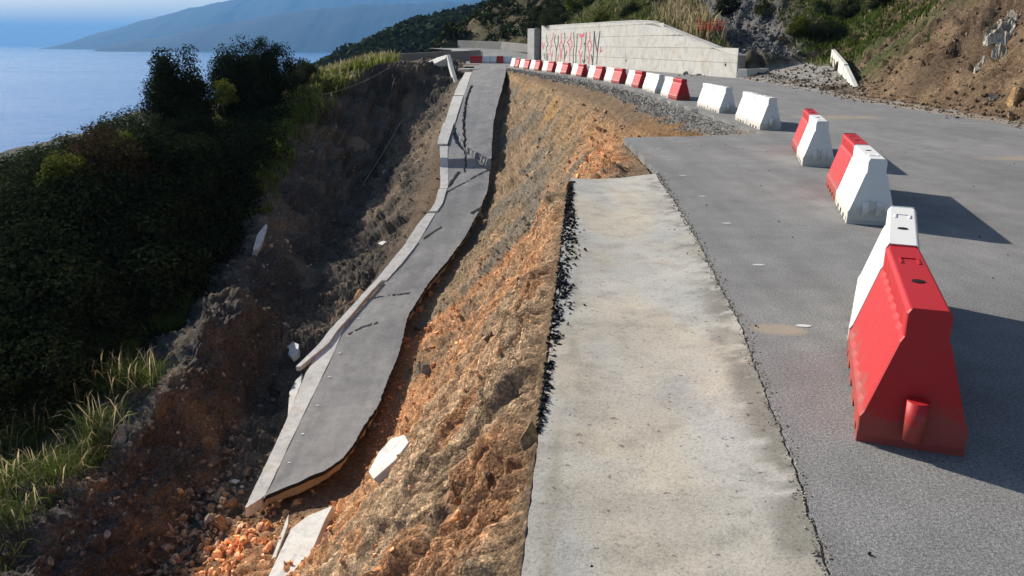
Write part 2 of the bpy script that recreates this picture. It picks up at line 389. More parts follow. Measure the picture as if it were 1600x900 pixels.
disp = amp*onslope*(stria+clod*calm)+amp*calm*(rill*(onslope*.65+left*.8)*0.8+lump*(.3*onslope+left*0.9*(1-smooth(5.8, 7, Uf)*.3))+grain*(1.1+.6*left))
orange_rough = onslope*smooth(9, 13, Yf)*(1-smooth(24, 32, Yf))
disp += amp*orange_rough*(fbm(B*1.7+5, 4, .6, True)*0.10)
scarp = smooth(4.6, 5.2, Uf)*(1-smooth(5.9, 6.2, Uf))*smooth(40, 52, Yf)*(1-smooth(60, 64, Yf))
disp += scarp*(fbm(B*np.array([.55, .55, .35]), 5, .55, True)*0.75)
P = B+NRM*disp[..., None]
for mx, my, mh, mr in ((-9.7, 27.8, 1.0, 1.5), (-10.0, 25.6, .5, 1.2), (-9.5, 22.3, .55, 1.1)):
    P[..., 2] += mh*np.exp(-(((P[..., 0]-mx)/mr)**2+((P[..., 1]-my)/(mr*1.1))**2))*(1+.5*fbm(B*1.3, 3))
shelf = (smooth(14.9, 15.6, Yf)*(1-smooth(19.5, 22, Yf)))*(1-smooth(.95, 1.15, Uf))*smooth(0.02, 0.3, Uf)
P[..., 2] += shelf*fbm(B*np.array([1.2, 4, 1]), 3)*0.04
# never poke through the pavement or the slab
capx = edge_x(P[..., 1]); P[..., 0] = np.where((Uf < 1.6) & (P[..., 2] > -.5) & (Yf < 14.9), np.minimum(P[..., 0], capx-.012-.1*np.clip(-P[..., 2]-.05, 0, .4)), P[..., 0]); over = (P[..., 0] > capx-0.02) & (P[..., 2] > -.1); P[..., 2] = np.where(over, -.1, P[..., 2])
inband = (Uf > 2.9) & (Uf < 4.15) & (Yf > 18.5) & (Yf < 62)
P[..., 2] = np.where(inband, np.minimum(P[..., 2], slab_z(np.clip(Yf, 18.1, 62))-.42), P[..., 2])
# soil colours: real strata of the slide
def lerp(a, b, t): return a*(1-t[..., None])+np.array(b)*t[..., None]
C = np.broadcast_to(np.array([0.235, 0.165, 0.105]), B.shape).copy()
n_a = fbm(B*0.35+3, 4); n_b = fbm(B*1.1+9, 4)
C = lerp(C, (0.36, 0.25, 0.155), near*onslope*smooth(-.35, .35, fbm(dirn*np.array([2.6, .9, 1]), 4)))
C = lerp(C, (0.36, 0.19, 0.095), onslope*smooth(6.5, 12, Yf+n_a*4)*(1-smooth(26, 34, Yf+n_a*6+(Uf-1.5)*2)))
C = lerp(C, (0.33, 0.16, 0.075), onslope*smooth(-.1, .4, n_b)*near*.75)
C = C*(1+.22*np.clip(stq, -1, 1)*onslope*(1-smooth(16, 24, Yf)))[..., None]
hw = onslope*smooth(24, 28, Yf+n_a*4)
C = lerp(C, (0.17, 0.125, 0.078), hw*smooth(-.2, .25, n_b))
C = lerp(C, (0.15, 0.125, 0.095), hw*smooth(.0, .28, fbm(B*.33+21, 3))*smooth(1.25, 1.6, Uf))
C = lerp(C, (0.27, 0.165, 0.075), hw*smooth(.1, .4, fbm(dirn*np.array([1.4, .8, 1])+4, 3))*(1-smooth(1.5, 2.0, Uf)))
C = lerp(C, (0.33, 0.20, 0.10), smooth(14.9, 15.6, Yf)*(1-smooth(22, 25, Yf))*(1-smooth(1.0, 1.2, Uf)))
grav = smooth(15.2, 17.5, Yf)*(1-smooth(.35, .6, Uf+n_b*.2))
C = lerp(C, (0.26, 0.25, 0.235), grav)
C = lerp(C, (0.098, 0.082, 0.066), left*smooth(-.3, .3, n_a+.1)); C = lerp(C, (0.145, 0.113, 0.083), left*smooth(.0, .5, n_b)*(1-smooth(5.2, 6, Uf)))
C = lerp(C, (0.11, 0.105, 0.10), smooth(5.2, 5.8, Uf)*(1-smooth(6.2, 6.8, Uf))*(1-smooth(30, 36, Yf))*smooth(-.2, .3, n_b))
C = lerp(C, (0.15, 0.125, 0.10), scarp*smooth(-.1, .3, fbm(B*.25+2, 3)))
C = lerp(C, (0.035, 0.042, 0.018), smooth(6.05, 6.5, Uf+n_b*.2))
C = C*(1+.95*np.clip(onslope+grav*.3, 0, 1)+.12*left)[..., None]
_lum = C.mean(-1, keepdims=True)*np.array([1.08, 1.0, .9]); C = (C*(1-.35*left[..., None])+_lum*(.35*left[..., None]))*(1+.12*left[..., None])
slope_o = mesh_np('landslide_slope', P, grid_faces(*B.shape[:2]), M_SOIL, col=C.reshape(-1, 3), smooth_=True)
tag(slope_o, kind='structure')

# ------------------------------------------------------------------ pavement: concrete gutter, asphalt, base course
def sheet(name, poly, z0, z1, m, parent=None):
    return mesh_py(name, *prism(poly, z0, z1), m, parent)
rng = random.Random(3)
def jag(pts, step, a):
    out = []
    for (p, q) in zip(pts[:-1], pts[1:]):
        L = math.hypot(q[0]-p[0], q[1]-p[1]); n = max(1, int(L/step)); nx, ny = -(q[1]-p[1])/L, (q[0]-p[0])/L
        for k in range(n):
            t = k/n; d = rng.gauss(0, a) if k else 0
            out.append((p[0]+(q[0]-p[0])*t+nx*d, p[1]+(q[1]-p[1])*t+ny*d))
    return out+[pts[-1]]
JL = [(-.0+.35+.38, -6.0), (1.04, 2.19), (1.16, 2.9), (1.41, 4.6), (1.66, 7.0), (1.95, 10.6)]        # gutter / asphalt joint
gut_left = jag([(-.6, -6), (.03, 2.19), (.75, 10.2)], .05, .0035); gut_top = jag([(.75, 10.2), (1.94, 10.58)], .12, .015)
jr = jag(JL, .03, .006)
# gutter as a fine grid with a shallow dish so it is not a flat board
ny, nx = 520, 26
gy = np.linspace(-6, 10.2, ny); V = []
lx = np.interp(gy, [p[1] for p in gut_left], [p[0] for p in gut_left]); rx_ = np.interp(gy, [p[1] for p in jr], [p[0] for p in jr])-.012
ends = np.interp(np.linspace(0, 1, nx), [0, 1], [0, .38])
G = np.zeros((ny, nx, 3)); tt = np.linspace(0, 1, nx)
G[..., 0] = lx[:, None]*(1-tt)+rx_[:, None]*tt; G[..., 1] = gy[:, None]+(ends*smooth(8, 10.2, gy)[:, None])+0*G[..., 0]
G[..., 1][-1] += RNG.normal(0, .012, nx)
G[..., 2] = -.004-.035*np.sin(np.pi*tt)[None, :]+fbm(G*1.3, 3)*.008
bot = G.copy(); bot[..., 2] = -.2; bot[:, 0, 0] += .05
Fg = grid_faces(ny, nx); n0 = ny*nx
ring = list(range(nx))+[r*nx+nx-1 for r in range(1, ny)]+[(ny-1)*nx+c for c in range(nx-2, -1, -1)]+[r*nx for r in range(ny-2, 0, -1)]
side = np.array([(ring[i], n0+ring[i], n0+ring[(i+1) % len(ring)], ring[(i+1) % len(ring)]) for i in range(len(ring))])
gt = np.broadcast_to(tt, (ny, nx)); gn = fbm(G*np.array([2.2, 1.1, 1]), 4); gf = fbm(G*9, 3); g_w = fbm(G*np.array([1.3, .55, 1])+8, 4)
gc = np.ones((ny, nx, 3)); gc = lerp(gc, (1.06, 1.0, .89), smooth(-.15, .45, g_w)); gc = lerp(gc, (.86, .88, .90), smooth(.05, .5, -g_w)*.8)
gc = lerp(gc, (.50, .49, .46), smooth(.80, .99, gt+gn*.10)*smooth(-.35, .25, gf+gn))                     # grime towards the joint
gc = lerp(gc, (.80, .76, .68), np.exp(-((gt-.11-.03*np.sin(G[..., 1]*1.7)-gn*.03)/.012)**2)*smooth(7.5, 5, G[..., 1]))
gc = lerp(gc, (.90, .86, .80), smooth(.72, .95, np.sin(G[..., 1]*3.1+gn*2.2))*.55)                          # screed laps
gc = np.concatenate([gc.reshape(-1, 3), gc.reshape(-1, 3)*.8])
gut = mesh_np('concrete_gutter', np.concatenate([G.reshape(-1, 3), bot.reshape(-1, 3)]), np.concatenate([Fg, side, Fg[:, ::-1]+n0]), M_CONC, col=gc)
tag(gut, kind='structure')
# asphalt carriageway (continues past the camera and round the bend)
broke = jag([(1.96, 10.62), (2.05, 14.8)], .1, .015)+jag([(2.05, 14.8), (3.4, 15.0), (4.85, 15.5)], .12, .02)[1:]
edge_far = jag([(4.85, 15.5), (4.85, 20), (4.75, 24.7), (4.6, 31.6), (3.8, 38.4), (2.75, 46), (1.4, 52.2), (.1, 58.4), (-.4, 61)], .25, .035)[1:]
left_far = [(-.5, 61.4), (-3.6, 62.4), (-3.9, 66), (-4, 74)]
right_in = [(11.2, 41), (11.3, 26), (11.4, -6)]
poly = jr[:-1]+broke+edge_far+left_far+[(2.4, 77), (11.2, 41)]+right_in[1:]
road = sheet('asphalt_road', poly, -.09, 0, M_ASPH); tag(road, kind='structure')
M_BASE = make_concrete('base_course', (0.30, 0.22, 0.13), (0.40, 0.30, 0.19), (0.34, 0.23, 0.12), None, 2)
pb = [(x+.03, y-.03) for x, y in broke]+[(x+.05, y) for x, y in edge_far]
base = sheet('road_base_course', pb+[(9, 60), (9, 10.7)], -.36, -.092, M_BASE); tag(base, kind='structure')
# the far stretch climbs gently and bends left
cl = [(-.8, 74), (-.9, 82), (-1.6, 90), (-3.6, 98), (-7.5, 105)]; zr = [.004, .2, .55, .9, 1.1]
V, F = [], []
for i, (p, z) in enumerate(zip(cl, zr)):
    a = cl[max(i-1, 0)]; b = cl[min(i+1, len(cl)-1)]; L = math.hypot(b[0]-a[0], b[1]-a[1]); nxn, nyn = (b[1]-a[1])/L, -(b[0]-a[0])/L
    V += [(p[0]-nxn*3.4, p[1]-nyn*3.4, z), (p[0]+nxn*3.4, p[1]+nyn*3.4, z)]
    if i: F.append((2*i-2, 2*i-1, 2*i+1, 2*i))
tag(mesh_py('far_road', V, F, M_ASPH), kind='structure')
V = [(p[0]-.06, p[1], -.022) for p in jr]+[(p[0]+.05, p[1], -.014) for p in jr]; k = len(jr)
tag(mesh_py('joint_filling', V, [(i, k+i, k+i+1, i+1) for i in range(k-1)], M_GREYC), kind='structure')
# remains of the edge marking: small dashes
for k, (x, y) in enumerate([(1.78, 4.58), (1.92, 5.98), (2.06, 7.48), (2.15, 8.89), (2.23, 10.35), (2.33, 11.8), (2.42, 13.2)]):
    pts = [(x+math.cos(a)*.045*(1+.2*rng.random()), y+math.sin(a)*.02*(1+.3*rng.random())) for a in np.linspace(0, 2*math.pi, 11)[:-1]]
    o = sheet('paint_dash', pts, .001, .004, M_PAINT); tag(o, kind='structure')

# ------------------------------------------------------------------ the dropped slab of road
slab = thing('collapsed_road_slab', 'long cracked strip of grey asphalt road slumped down the landslide', 'road slab', (-3.9, 30, float(slab_z(30.))))
def rel(V): return np.asarray(V, float)-np.array(slab.location)
ys = np.concatenate([np.linspace(18.45, 30, 220), np.linspace(30, 62.2, 600)[1:]]); nu = 71; uu = np.linspace(0, 1, nu)
jx = np.array([slab_x(y, 'j') for y in ys])+.0; rxx = np.maximum(np.array([slab_x(y, 'r') for y in ys]), jx+.02)
rxx = rxx+fbm(np.stack([ys*.6, ys*0, ys*0], -1), 2)*.05+fbm(np.stack([ys*5, ys*0, ys*0], -1), 3)*.03
rxx = np.maximum(rxx, jx+.02)
zz = np.array([slab_z(y) for y in ys])
A = np.zeros((len(ys), nu, 3)); A[..., 0] = jx[:, None]*(1-uu)+rxx[:, None]*uu; A[..., 1] = ys[:, None]; A[..., 2] = zz[:, None]
A[..., 2] += fbm(A*.35, 3)*.07*smooth(.02, .4, uu)[None, :]
def s_pt(px, py): Y = float(row_to_Y(py)); return np.array([float(px_to_x(px, Y)), Y])
cracks = [([(737,134),(731,150),(728,165),(725,190),(727,225)], .075), ([(709,203),(716,220),(727,233),(742,243),(757,250),(766,255)], .17), ([(716,262),(709,272),(700,284)], .10),
          ([(727,228),(728,250),(726,262)], .04), ([(664,372),(672,366),(690,354)], .045), ([(545,522),(566,512),(590,506)], .035),
          ([(560,470),(605,462),(640,458)], .03), ([(740,330),(752,322),(757,316)], .09), ([(690,300),(720,282),(762,258)], .045)]
dep = np.zeros(A.shape[:2])
wob = fbm(A*np.array([2.5, 2.5, 0]), 3)*.07
for pts, w in cracks:
    q = np.array([s_pt(*p) for p in pts])
    for a, b in zip(q[:-1], q[1:]):
        ab = b-a; t = np.clip(((A[..., 0]-a[0])*ab[0]+(A[..., 1]-a[1])*ab[1])/(ab@ab), 0, 1)
        d = np.hypot(A[..., 0]+wob-(a[0]+t*ab[0]), (A[..., 1]+wob-(a[1]+t*ab[1]))*.6)
        dep = np.maximum(dep, np.clip((w-d)/(w*.5), 0, 1))
# one side of the big crack has dropped
step = smooth(41.3, 41.0, ys)[:, None]*smooth(36, 41, ys)[:, None]
A[..., 2] -= dep*.3
bot = A.copy(); bot[..., 2] = np.minimum(zz[:, None]-.12, A[..., 2]-.01)
FA = grid_faces(len(ys), nu); n0 = A.shape[0]*nu
ring = list(range(nu))+[r*nu+nu-1 for r in range(1, len(ys))]+[(len(ys)-1)*nu+c for c in range(nu-2, -1, -1)]+[r*nu for r in range(len(ys)-2, 0, -1)]
sd = np.array([(ring[i], n0+ring[i], n0+ring[(i+1) % len(ring)], ring[(i+1) % len(ring)]) for i in range(len(ring))])
k_ = int(np.searchsorted(ys, 41.0))
for Ap in (A[:k_+1], A[k_:]): mesh_np('asphalt', rel(Ap.reshape(-1, 3)), grid_faces(Ap.shape[0], nu), M_ASPH2, slab)
mesh_np('broken_edge', rel(np.concatenate([A.reshape(-1, 3), bot.reshape(-1, 3)])), sd, M_TAR, slab)
BT = A[:, ::7].copy(); BT[..., 2] = zz[:, None]-.125; BB = BT.copy(); BB[..., 2] -= .26
inset = .07+.06*fbm(np.stack([ys*2, ys*0+4, ys*0], -1), 3); wdt = np.maximum(rxx-jx, .05)
for Q, k in ((BT, 1.0), (BB, 2.0)):
    fx = np.clip((rxx-np.maximum(inset, .02)*k-jx)/wdt, .05, 1)
    Q[..., 0] = jx[:, None]+(Q[..., 0]-jx[:, None])*fx[:, None]
nb = BT.shape[1]; n0 = BT.shape[0]*nb
ring = list(range(nb))+[r*nb+nb-1 for r in range(1, len(ys))]+[(len(ys)-1)*nb+c for c in range(nb-2, -1, -1)]+[r*nb for r in range(len(ys)-2, 0, -1)]
sd = np.array([(ring[i], n0+ring[i], n0+ring[(i+1) % len(ring)], ring[(i+1) % len(ring)]) for i in range(len(ring))])
mesh_np('base_layer', rel(np.concatenate([BT.reshape(-1, 3), BB.reshape(-1, 3)])), np.concatenate([sd, grid_faces(BT.shape[0], nb, True)+n0]), M_BASE, slab)
def ribbon(name, outer, inner, zoff, th, parent, m, step=4):
    r0, r1 = outer[0][0], outer[-1][0]; rows = np.arange(r0, r1+.1, step); fo, fi = tab(outer), tab(inner)
    T = []
    for r in rows:
        Y = float(row_to_Y(r)); z = float(slab_z(Y))+zoff
        a = px_to_x(float(fo(r)), Y); b = px_to_x(float(fi(r)), Y)+.01
        T.append([(a+(b-a)*t, Y, z+.006*math.sin(r*.11+t)) for t in (0, .33, .66, 1)])
    T = np.array(T); Bm = T.copy(); Bm[..., 2] -= th; n = 4; n0 = len(rows)*n
    T[..., 0] += RNG.normal(0, .005, T.shape[:2])
    ring = list(range(n))+[q*n+n-1 for q in range(1, len(rows))]+[(len(rows)-1)*n+c for c in range(n-2, -1, -1)]+[q*n for q in range(len(rows)-2, 0, -1)]
    sd = np.array([(ring[i], n0+ring[i], n0+ring[(i+1) % len(ring)], ring[(i+1) % len(ring)]) for i in range(len(ring))])
    Vv = np.concatenate([T.reshape(-1, 3), Bm.reshape(-1, 3)])
    f = np.concatenate([grid_faces(len(rows), n, True), sd[:, ::-1], grid_faces(len(rows), n)+n0])
    return mesh_np(name, rel(Vv) if parent is slab else Vv, f, m, parent)
jt = [(r, float(JOINT(r))) for r in (113,140,164,192,228)]
OUTER = tab([(113,727),(140,712),(192,696),(222,687),(228,687),(284,688),(316,680),(328,673),(352,654),(376,638),(412,609),(440,586)])
for r0, r1, zo, shift in ((113, 150, .03, 0), (151, 193, .05, -1), (194, 227, .09, -3), (229, 290, .03, 0), (291, 331, .06, -1), (333, 378, .03, -2), (379, 440, .05, 0)):
    rws = np.linspace(r0, r1, 9); ribbon('concrete_edge', [(r, float(OUTER(r))+shift) for r in rws], [(r, float(JOINT(r))+shift*.6) for r in rws], zo-.015, .3, slab, M_WHITE, 3)
ribbon('concrete_edge', [(441,587),(470,561),(500,533),(520,515),(540,500),(578,462)], [(441,596),(470,570),(500,545),(520,527),(540,513),(578,468)], .10, .16, slab, M_WHITE)
ribbon('concrete_edge', [(513,535),(540,508),(559,493),(585,477),(617,464),(657,447),(700,428),(745,406),(793,383)], [(r, float(JOINT(r))) for r in (513,540,559,585,617,657,700,745,774)]+[(793,386)], .012, .3, slab, M_WHITE)
for px, py in ((449,722),(470,678),(493,633),(512,589),(528,552),(541,525),(557,498)):
    x, y = s_pt(px+3, py); pts = [(x+math.cos(a)*.05-slab.location.x, y+math.sin(a)*.05-slab.location.y) for a in np.linspace(0, 2*math.pi, 9)[:-1]]
    i = int(np.argmin(abs(ys-y))); j = int(np.argmin(abs(A[i, :, 0]-x)))
    z = A[i, j, 2]-slab.location.z+.002; mesh_py('paint_dash', *prism(pts, z, z+.005), M_PAINT, slab)

# ground lookup on the built slope
def ground(x, y):
    i = int(np.clip(np.searchsorted(YY, y), 0, len(YY)-1)); r = P[i]; j = int(np.argmin(np.abs(r[:, 0]-x)))
    return float(r[j, 2]), Vector(NRM[i, j])
def hit(px, py):
    """first point of the built slope along a photo direction"""
    x, y, d = ray(px, py)
    for s in np.geomspace(2.5, 75, 500):
        X, Yq, Z = x*s, y*s, EYE+d*s
        if Yq > 77: break
        if X < edge_x(Yq)-.02 and Z <= ground(X, Yq)[0]: return Vector((X, Yq, Z))
    return Vector((x*40, y*40, EYE+d*40))

# ------------------------------------------------------------------ broken concrete pieces lying on the slope
def slab_piece(name, label, pix, m, th=.1, group=None, lift=.2, cat='concrete piece'):
    """outline from the photo, laid on the ground it rests on, with real thickness"""
    c = hit(sum(p[0] for p in pix)/len(pix), sum(p[1] for p in pix)/len(pix)); n = ground(c.x, c.y)[1]
    n = (n+Vector((0, -.15, .35))).normalized(); pts = []
    for q in pix:
        r_ = Vector(ray(*q)); t = (c+n*lift-Vector((0, 0, EYE))).dot(n)/r_.dot(n); pts.append(Vector((0, 0, EYE))+r_*t)
    cc = sum(pts, Vector())/len(pts); k = len(pts)
    V = [p-cc for p in pts]+[p-cc-n*th for p in pts]
    F = [tuple(range(k)), tuple(range(k, 2*k))[::-1]]+[(i, k+i, k+(i+1) % k, (i+1) % k) for i in range(k)]
    o = mesh_py(name, V, F, m, loc=cc, bevel=.012); tag(o, label, cat, group); return o
slab_piece('concrete_fragment', 'pale rectangular concrete fragment lying on the slope right of the slab', [(575,737),(592,706),(612,684),(632,679),(638,691),(618,718),(583,749)], M_WHITE, lift=.5)
slab_piece('concrete_fragment', 'large pale pointed concrete fragment at the bottom edge of the picture', [(418,903),(455,826),(480,806),(520,790),(508,812),(487,862),(468,903)], M_WHITE, .2, lift=.42)
slab_piece('concrete_fragment', 'thin sliver of concrete beside the large pale pointed fragment', [(414,900),(431,855),(446,815),(451,802),(450,820),(434,862),(421,900)], M_WHITE, .08, lift=.1)
slab_piece('concrete_fragment', 'small notched white concrete chunk left of the slumped slab', [(445,527),(451,530),(467,538),(465,552),(456,559),(450,553),(452,545),(447,541)], M_WHITE, .2, lift=.15)
slab_piece('concrete_fragment', 'white triangular concrete shard sticking out under the slab edge', [(449,657),(452,612),(462,594),(472,583),(470,600),(459,628)], M_WHITE, .12, lift=.5)
slab_piece('concrete_fragment', 'white upright concrete block at the foot of the dark thicket', [(395,390),(402,366),(416,349),(418,353),(411,376),(403,391)], M_WHITE, .35, lift=.3)
slab_piece('concrete_fragment', 'flat white concrete flake on the brown soil left of the slab', [(590,380),(598,376),(604,377),(597,383)], M_WHITE, .06)
slab_piece('concrete_fragment', 'little white flake on the rubble below the slab end', [(357,752),(366,748),(374,750),(367,755)], M_WHITE, .06)
slab_piece('concrete_fragment', 'narrow white flake below the grey mound', [(262,522),(267,516),(270,518),(265,526)], M_WHITE, .06)

# broken parapet where the slab leaves the standing road
par = thing('broken_parapet', 'broken white concrete parapet at the far end of the slab', 'parapet', (-6.0, 62.6, 0))
def pl(pts): return [Vector(p)-par.location for p in pts]
def hexa(name, a, b, w, h0, h1, parent, m, loc):
    a, b = Vector(a), Vector(b); d = (b-a); n = Vector((-d.y, d.x, 0)).normalized()*w/2; up = Vector((0, 0, 1))
    V = [a-n, b-n, b+n, a+n, a-n*.8+up*h0, b-n*.8+up*h1, b+n*.8+up*h1, a+n*.8+up*h0]; V = [v-loc for v in V]
    return mesh_py(name, V, [(0,3,2,1),(4,5,6,7),(0,1,5,4),(1,2,6,5),(2,3,7,6),(3,0,4,7)], m, parent, bevel=.02)
_c = Vector((-5.9, 62.2, .35))-par.location; _n = Vector((-.38, -.30, .87)).normalized(); _u = Vector((1, .05, 0)); _u = (_u-_n*_u.dot(_n)).normalized(); _v = _n.cross(_u)
_q = [(-1.15, -.55), (-.2, -.62), (.95, -.45), (1.15, .25), (.3, .6), (-1.05, .55)]
mesh_py('tilted_block', [_c+_u*x+_v*y+_n*.0 for x, y in _q]+[_c+_u*x+_v*y-_n*.55 for x, y in _q], [tuple(range(6)), tuple(range(6, 12))[::-1]]+[(i, 6+i, 6+(i+1) % 6, (i+1) % 6) for i in range(6)], M_WHITE, par, bevel=.02)
hexa('fallen_beam', (-4.75, 62.0, .45), (-3.95, 58.6, -1.5), .34, .42, .42, par, M_WHITE, par.location)
o = mesh_py('pavement_flap', *prism([(-3.9, 61.2), (-2.0, 60.8), (-3.3, 59.6), (-3.9, 59.4)], .1, .24), M_WHITE); o.location = (0, 0, -.35)
tag(o, 'small triangular pavement flap lifted at the far end of the slab', 'concrete piece')

# ------------------------------------------------------------------ water-filled plastic barriers
LB, HB = 1.14, 0.62
def barrier_meshes(color):
    m = M_RED if color == 'red' else M_WPL
    prof = [(.210, .045), (.210, .12), (.196, .145), (.098, .475), (.085, .50), (.085, .60), (.074, HB)]
    nl = 57; xs = np.linspace(0, 1, nl); V = []; 
    for t in xs:
        y = (t-.5)*LB; rib = .5-.5*math.cos(2*math.pi*min(max((t-.07)/.86, 0), 1)*7)
        inset_ = .011*rib if .07 < t < .93 else 0
        endt = min(t, 1-t)*LB; rnd = .012*max(0, 1-endt/.02)
        ring = []
        for k, (w, z) in enumerate(prof):
            ww = w-rnd-(inset_ if 1 < k < 5 else inset_*.3 if k == 1 else 0)
            ring.append((ww, y, z))
        V += [(x, y_, z) for x, y_, z in ring]+[(-x, y_, z) for x, y_, z in ring[::-1]]
    n = len(prof)*2; F = []
    for i in range(nl-1):
        for k in range(n): F.append((i*n+k, i*n+(k+1) % n, (i+1)*n+(k+1) % n, (i+1)*n+k))
    F.append(tuple(range(n))); F.append(tuple(range((nl-1)*n, nl*n))[::-1])
    F = [f[::-1] for f in F]
    out = {}
    def mk(nm, VF, mm, sm=False):
        me = bpy.data.meshes.new(nm); me.from_pydata([tuple(v) for v in VF[0]], [], VF[1]); me.update(); me.materials.append(mm); out.setdefault(nm, []).append(me)
    mk('body', (V, F), m)
    for s in (-1, 1):
        for a, b in ((-.44, -.30), (-.19, -.06), (.06, .19), (.30, .44)):
            mk('foot', box((min(s*.208, s*.12), a+.002, 0), (max(s*.208, s*.12), b-.002, .05)), m)
    for a, b in ((-LB/2+.012, -LB/2+.09), (LB/2-.09, LB/2-.012)): mk('foot', box((-.208, a, 0), (.208, b, .05)), m)
    # male lug on the near end, socket pads on the far end
    lug = cyl((0, -LB/2-.04), .043, .07, .245, 18); mk('coupling_lug', lug, m)
    mk('coupling_lug_web', box((-.022, -LB/2-.03, .08), (.022, -LB/2+.004, .235)), m)
    for s in (-1, 1): mk('coupling_socket', box((s*.058-.026, LB/2-.006, .10), (s*.058+.026, LB/2+.035, .225)), m)
    mk('filler_cap', cyl((.0, -.12), .028, HB-.001, HB+.004, 14), M_BLACK)
    fr = [box((-.045, .30, HB-.001), (.045, .312, HB+.006)), box((-.045, .20, HB-.001), (-.035, .299, HB+.006)), box((.035, .20, HB-.001), (.045, .299, HB+.006))]
    mk('top_rim', merge(fr), m)
    return out
BM = {c: barrier_meshes(c) for c in ('red', 'white')}
for c in BM:
    for me in BM[c]['coupling_lug']+BM[c]['filler_cap']: 
        for p in me.polygons: p.use_smooth = len(p.vertices) == 4
def barrier(color, x, y, ang, label, flip=False, detail=True, z=0.0, roll=0):
    """ang: heading of the long axis, degrees to the right of +Y; lug end faces the camera unless flipped"""
    t = thing('plastic_barrier', label, 'barrier', (x, y, z), R(-ang+(180 if flip else 0)), 'red and white plastic barriers along the road')
    if roll: t.rotation_euler.x = roll
    for nm, ms in BM[color].items():
        if not detail and nm in ('coupling_lug_web', 'top_rim'): continue
        for me in ms:
            o = link(nm, me, t)
            if nm == 'body':
                mo = o.modifiers.new('bevel', 'BEVEL'); mo.width = .008; mo.segments = 2; mo.limit_method = 'ANGLE'; mo.angle_limit = R(40)
    return t
def pair(front, yaw, c1, c2, l1, l2, f1=False, f2=False, gap=1.16, yaw2=None, detail=True):
    a = R(yaw); d = Vector((math.sin(a), math.cos(a))); p = Vector(front)+d*(LB/2)
    barrier(c1, p.x, p.y, yaw, l1, f1, detail)
    a2 = R(yaw if yaw2 is None else yaw2); d2 = Vector((math.sin(a2), math.cos(a2))); q = Vector(front)+d*(LB+.02)+d2*(LB/2)
    barrier(c2, q.x, q.y, yaw if yaw2 is None else yaw2, l2, f2, detail)
pair((1.685, 3.03), 20, 'red', 'white', 'red plastic barrier nearest the camera with a round lug on its end', 'white plastic barrier touching the back of the nearest red one', yaw2=25)
pair((3.40, 7.41), 16, 'white', 'red', 'white plastic barrier with square socket, second pair from the camera', 'red plastic barrier behind the white one in the second pair', True, False)
pair((4.28, 11.15), 15, 'white', 'red', 'white plastic barrier with square socket, third pair from the camera', 'red plastic barrier behind the white one in the third pair', True, False)
pair((5.15, 16.1), 3, 'white', 'white', 'front barrier of the nearest all-white pair beside the gravel edge', 'back barrier of the nearest all-white pair beside the gravel edge')
pair((5.33, 20.1), -1, 'white', 'white', 'front barrier of the second all-white pair from the camera', 'back barrier of the second all-white pair from the camera')
ORD = ['sixth', 'seventh', 'eighth', 'ninth', 'tenth', 'eleventh', 'twelfth', 'thirteenth', 'fourteenth', 'fifteenth']
rowp = [(5.18, 24.7), (5.14, 28.3), (5.06, 31.6), (4.77, 35.1), (4.28, 38.4), (3.76, 42.4), (3.2, 45.9), (2.56, 49.2), (1.86, 52.3), (1.25, 55.3)]
for k, (x, y) in enumerate(rowp):
    nx_, ny_ = rowp[k+1] if k+1 < len(rowp) else (.55, 58.4)
    yaw = math.degrees(math.atan2(nx_-x, ny_-y))+rng.uniform(-2, 2)
    c1 = 'white' if k == 1 else 'red'
    pair((x, y), yaw, c1, 'white', f'{c1} front barrier of the {ORD[k]} pair from the camera along the broken edge', f'white back barrier of the {ORD[k]} pair from the camera along the broken edge', detail=k < 5)
barrier('red', .5, 59.2, -12, 'red plastic barrier closing the row beside the slab top', detail=False); barrier('white', .2, 60.35, -14, 'white plastic barrier at the far end of the curved row', detail=False)
for k, (px, c, lab) in enumerate([(791, 'white', 'rightmost'), (777, 'red', 'second from right'), (768, 'white', 'third from right'), (757, 'red', 'fourth from right'), (745, 'white', 'fifth from right')]):
    p = on_z(px, 99.0-.1*k); c = ['white', 'red', 'white', 'white', 'red'][k]
    barrier(c, p.x, p.y-.4, -62, f'{c} plastic barrier across the road behind the slab, {lab}', detail=False)

# ------------------------------------------------------------------ retaining wall with formwork panels, graffiti
WA = Vector((11.2, 41.0, 0)); WB = Vector((2.75, 77.0, 0)); WL = (WB-WA).length; wd = (WB-WA)/WL; wnrm = Vector((wd.y, -wd.x, 0)).normalized()
if wnrm.x > 0: wnrm = -wnrm                                    # towards the road
wall = thing('retaining_wall', 'long pale concrete retaining wall with graffiti and a sloping right end', 'wall', WA, math.atan2(wd.y, wd.x))
# local frame: x along wall from its right end, y = out of the face (towards the road is +y or -y)
loc_out = 1 if (Vector((-wd.y, wd.x, 0)).dot(wnrm) > 0) else -1
def wtop(s): return float(np.interp(s, [0, 1.0, 11.5, 14, WL], [1.05, 1.15, 2.95, 3.05, 3.15]))
core = []
ss = [0, 1, 4, 8, 11.5, 14, 24, WL]
V = [(s, 0, 0-.3) for s in ss]+[(s, 0, wtop(s)-.02) for s in ss]+[(s, -loc_out*.4, -.3) for s in ss]+[(s, -loc_out*.4, wtop(s)-.02) for s in ss]
n = len(ss); F = []
for i in range(n-1):
    F += [(i, i+1, n+i+1, n+i), (2*n+i, 3*n+i, 3*n+i+1, 2*n+i+1), (n+i, n+i+1, 3*n+i+1, 3*n+i)]
F += [(0, n, 3*n, 2*n), (n-1, 3*n-1, 4*n-1, 2*n-1)]
mesh_py('core', V, F, M_GREYC, wall)
cw, rows_ = WL/12, [-.05, .72, 1.42, 2.12, 2.82, 3.4]
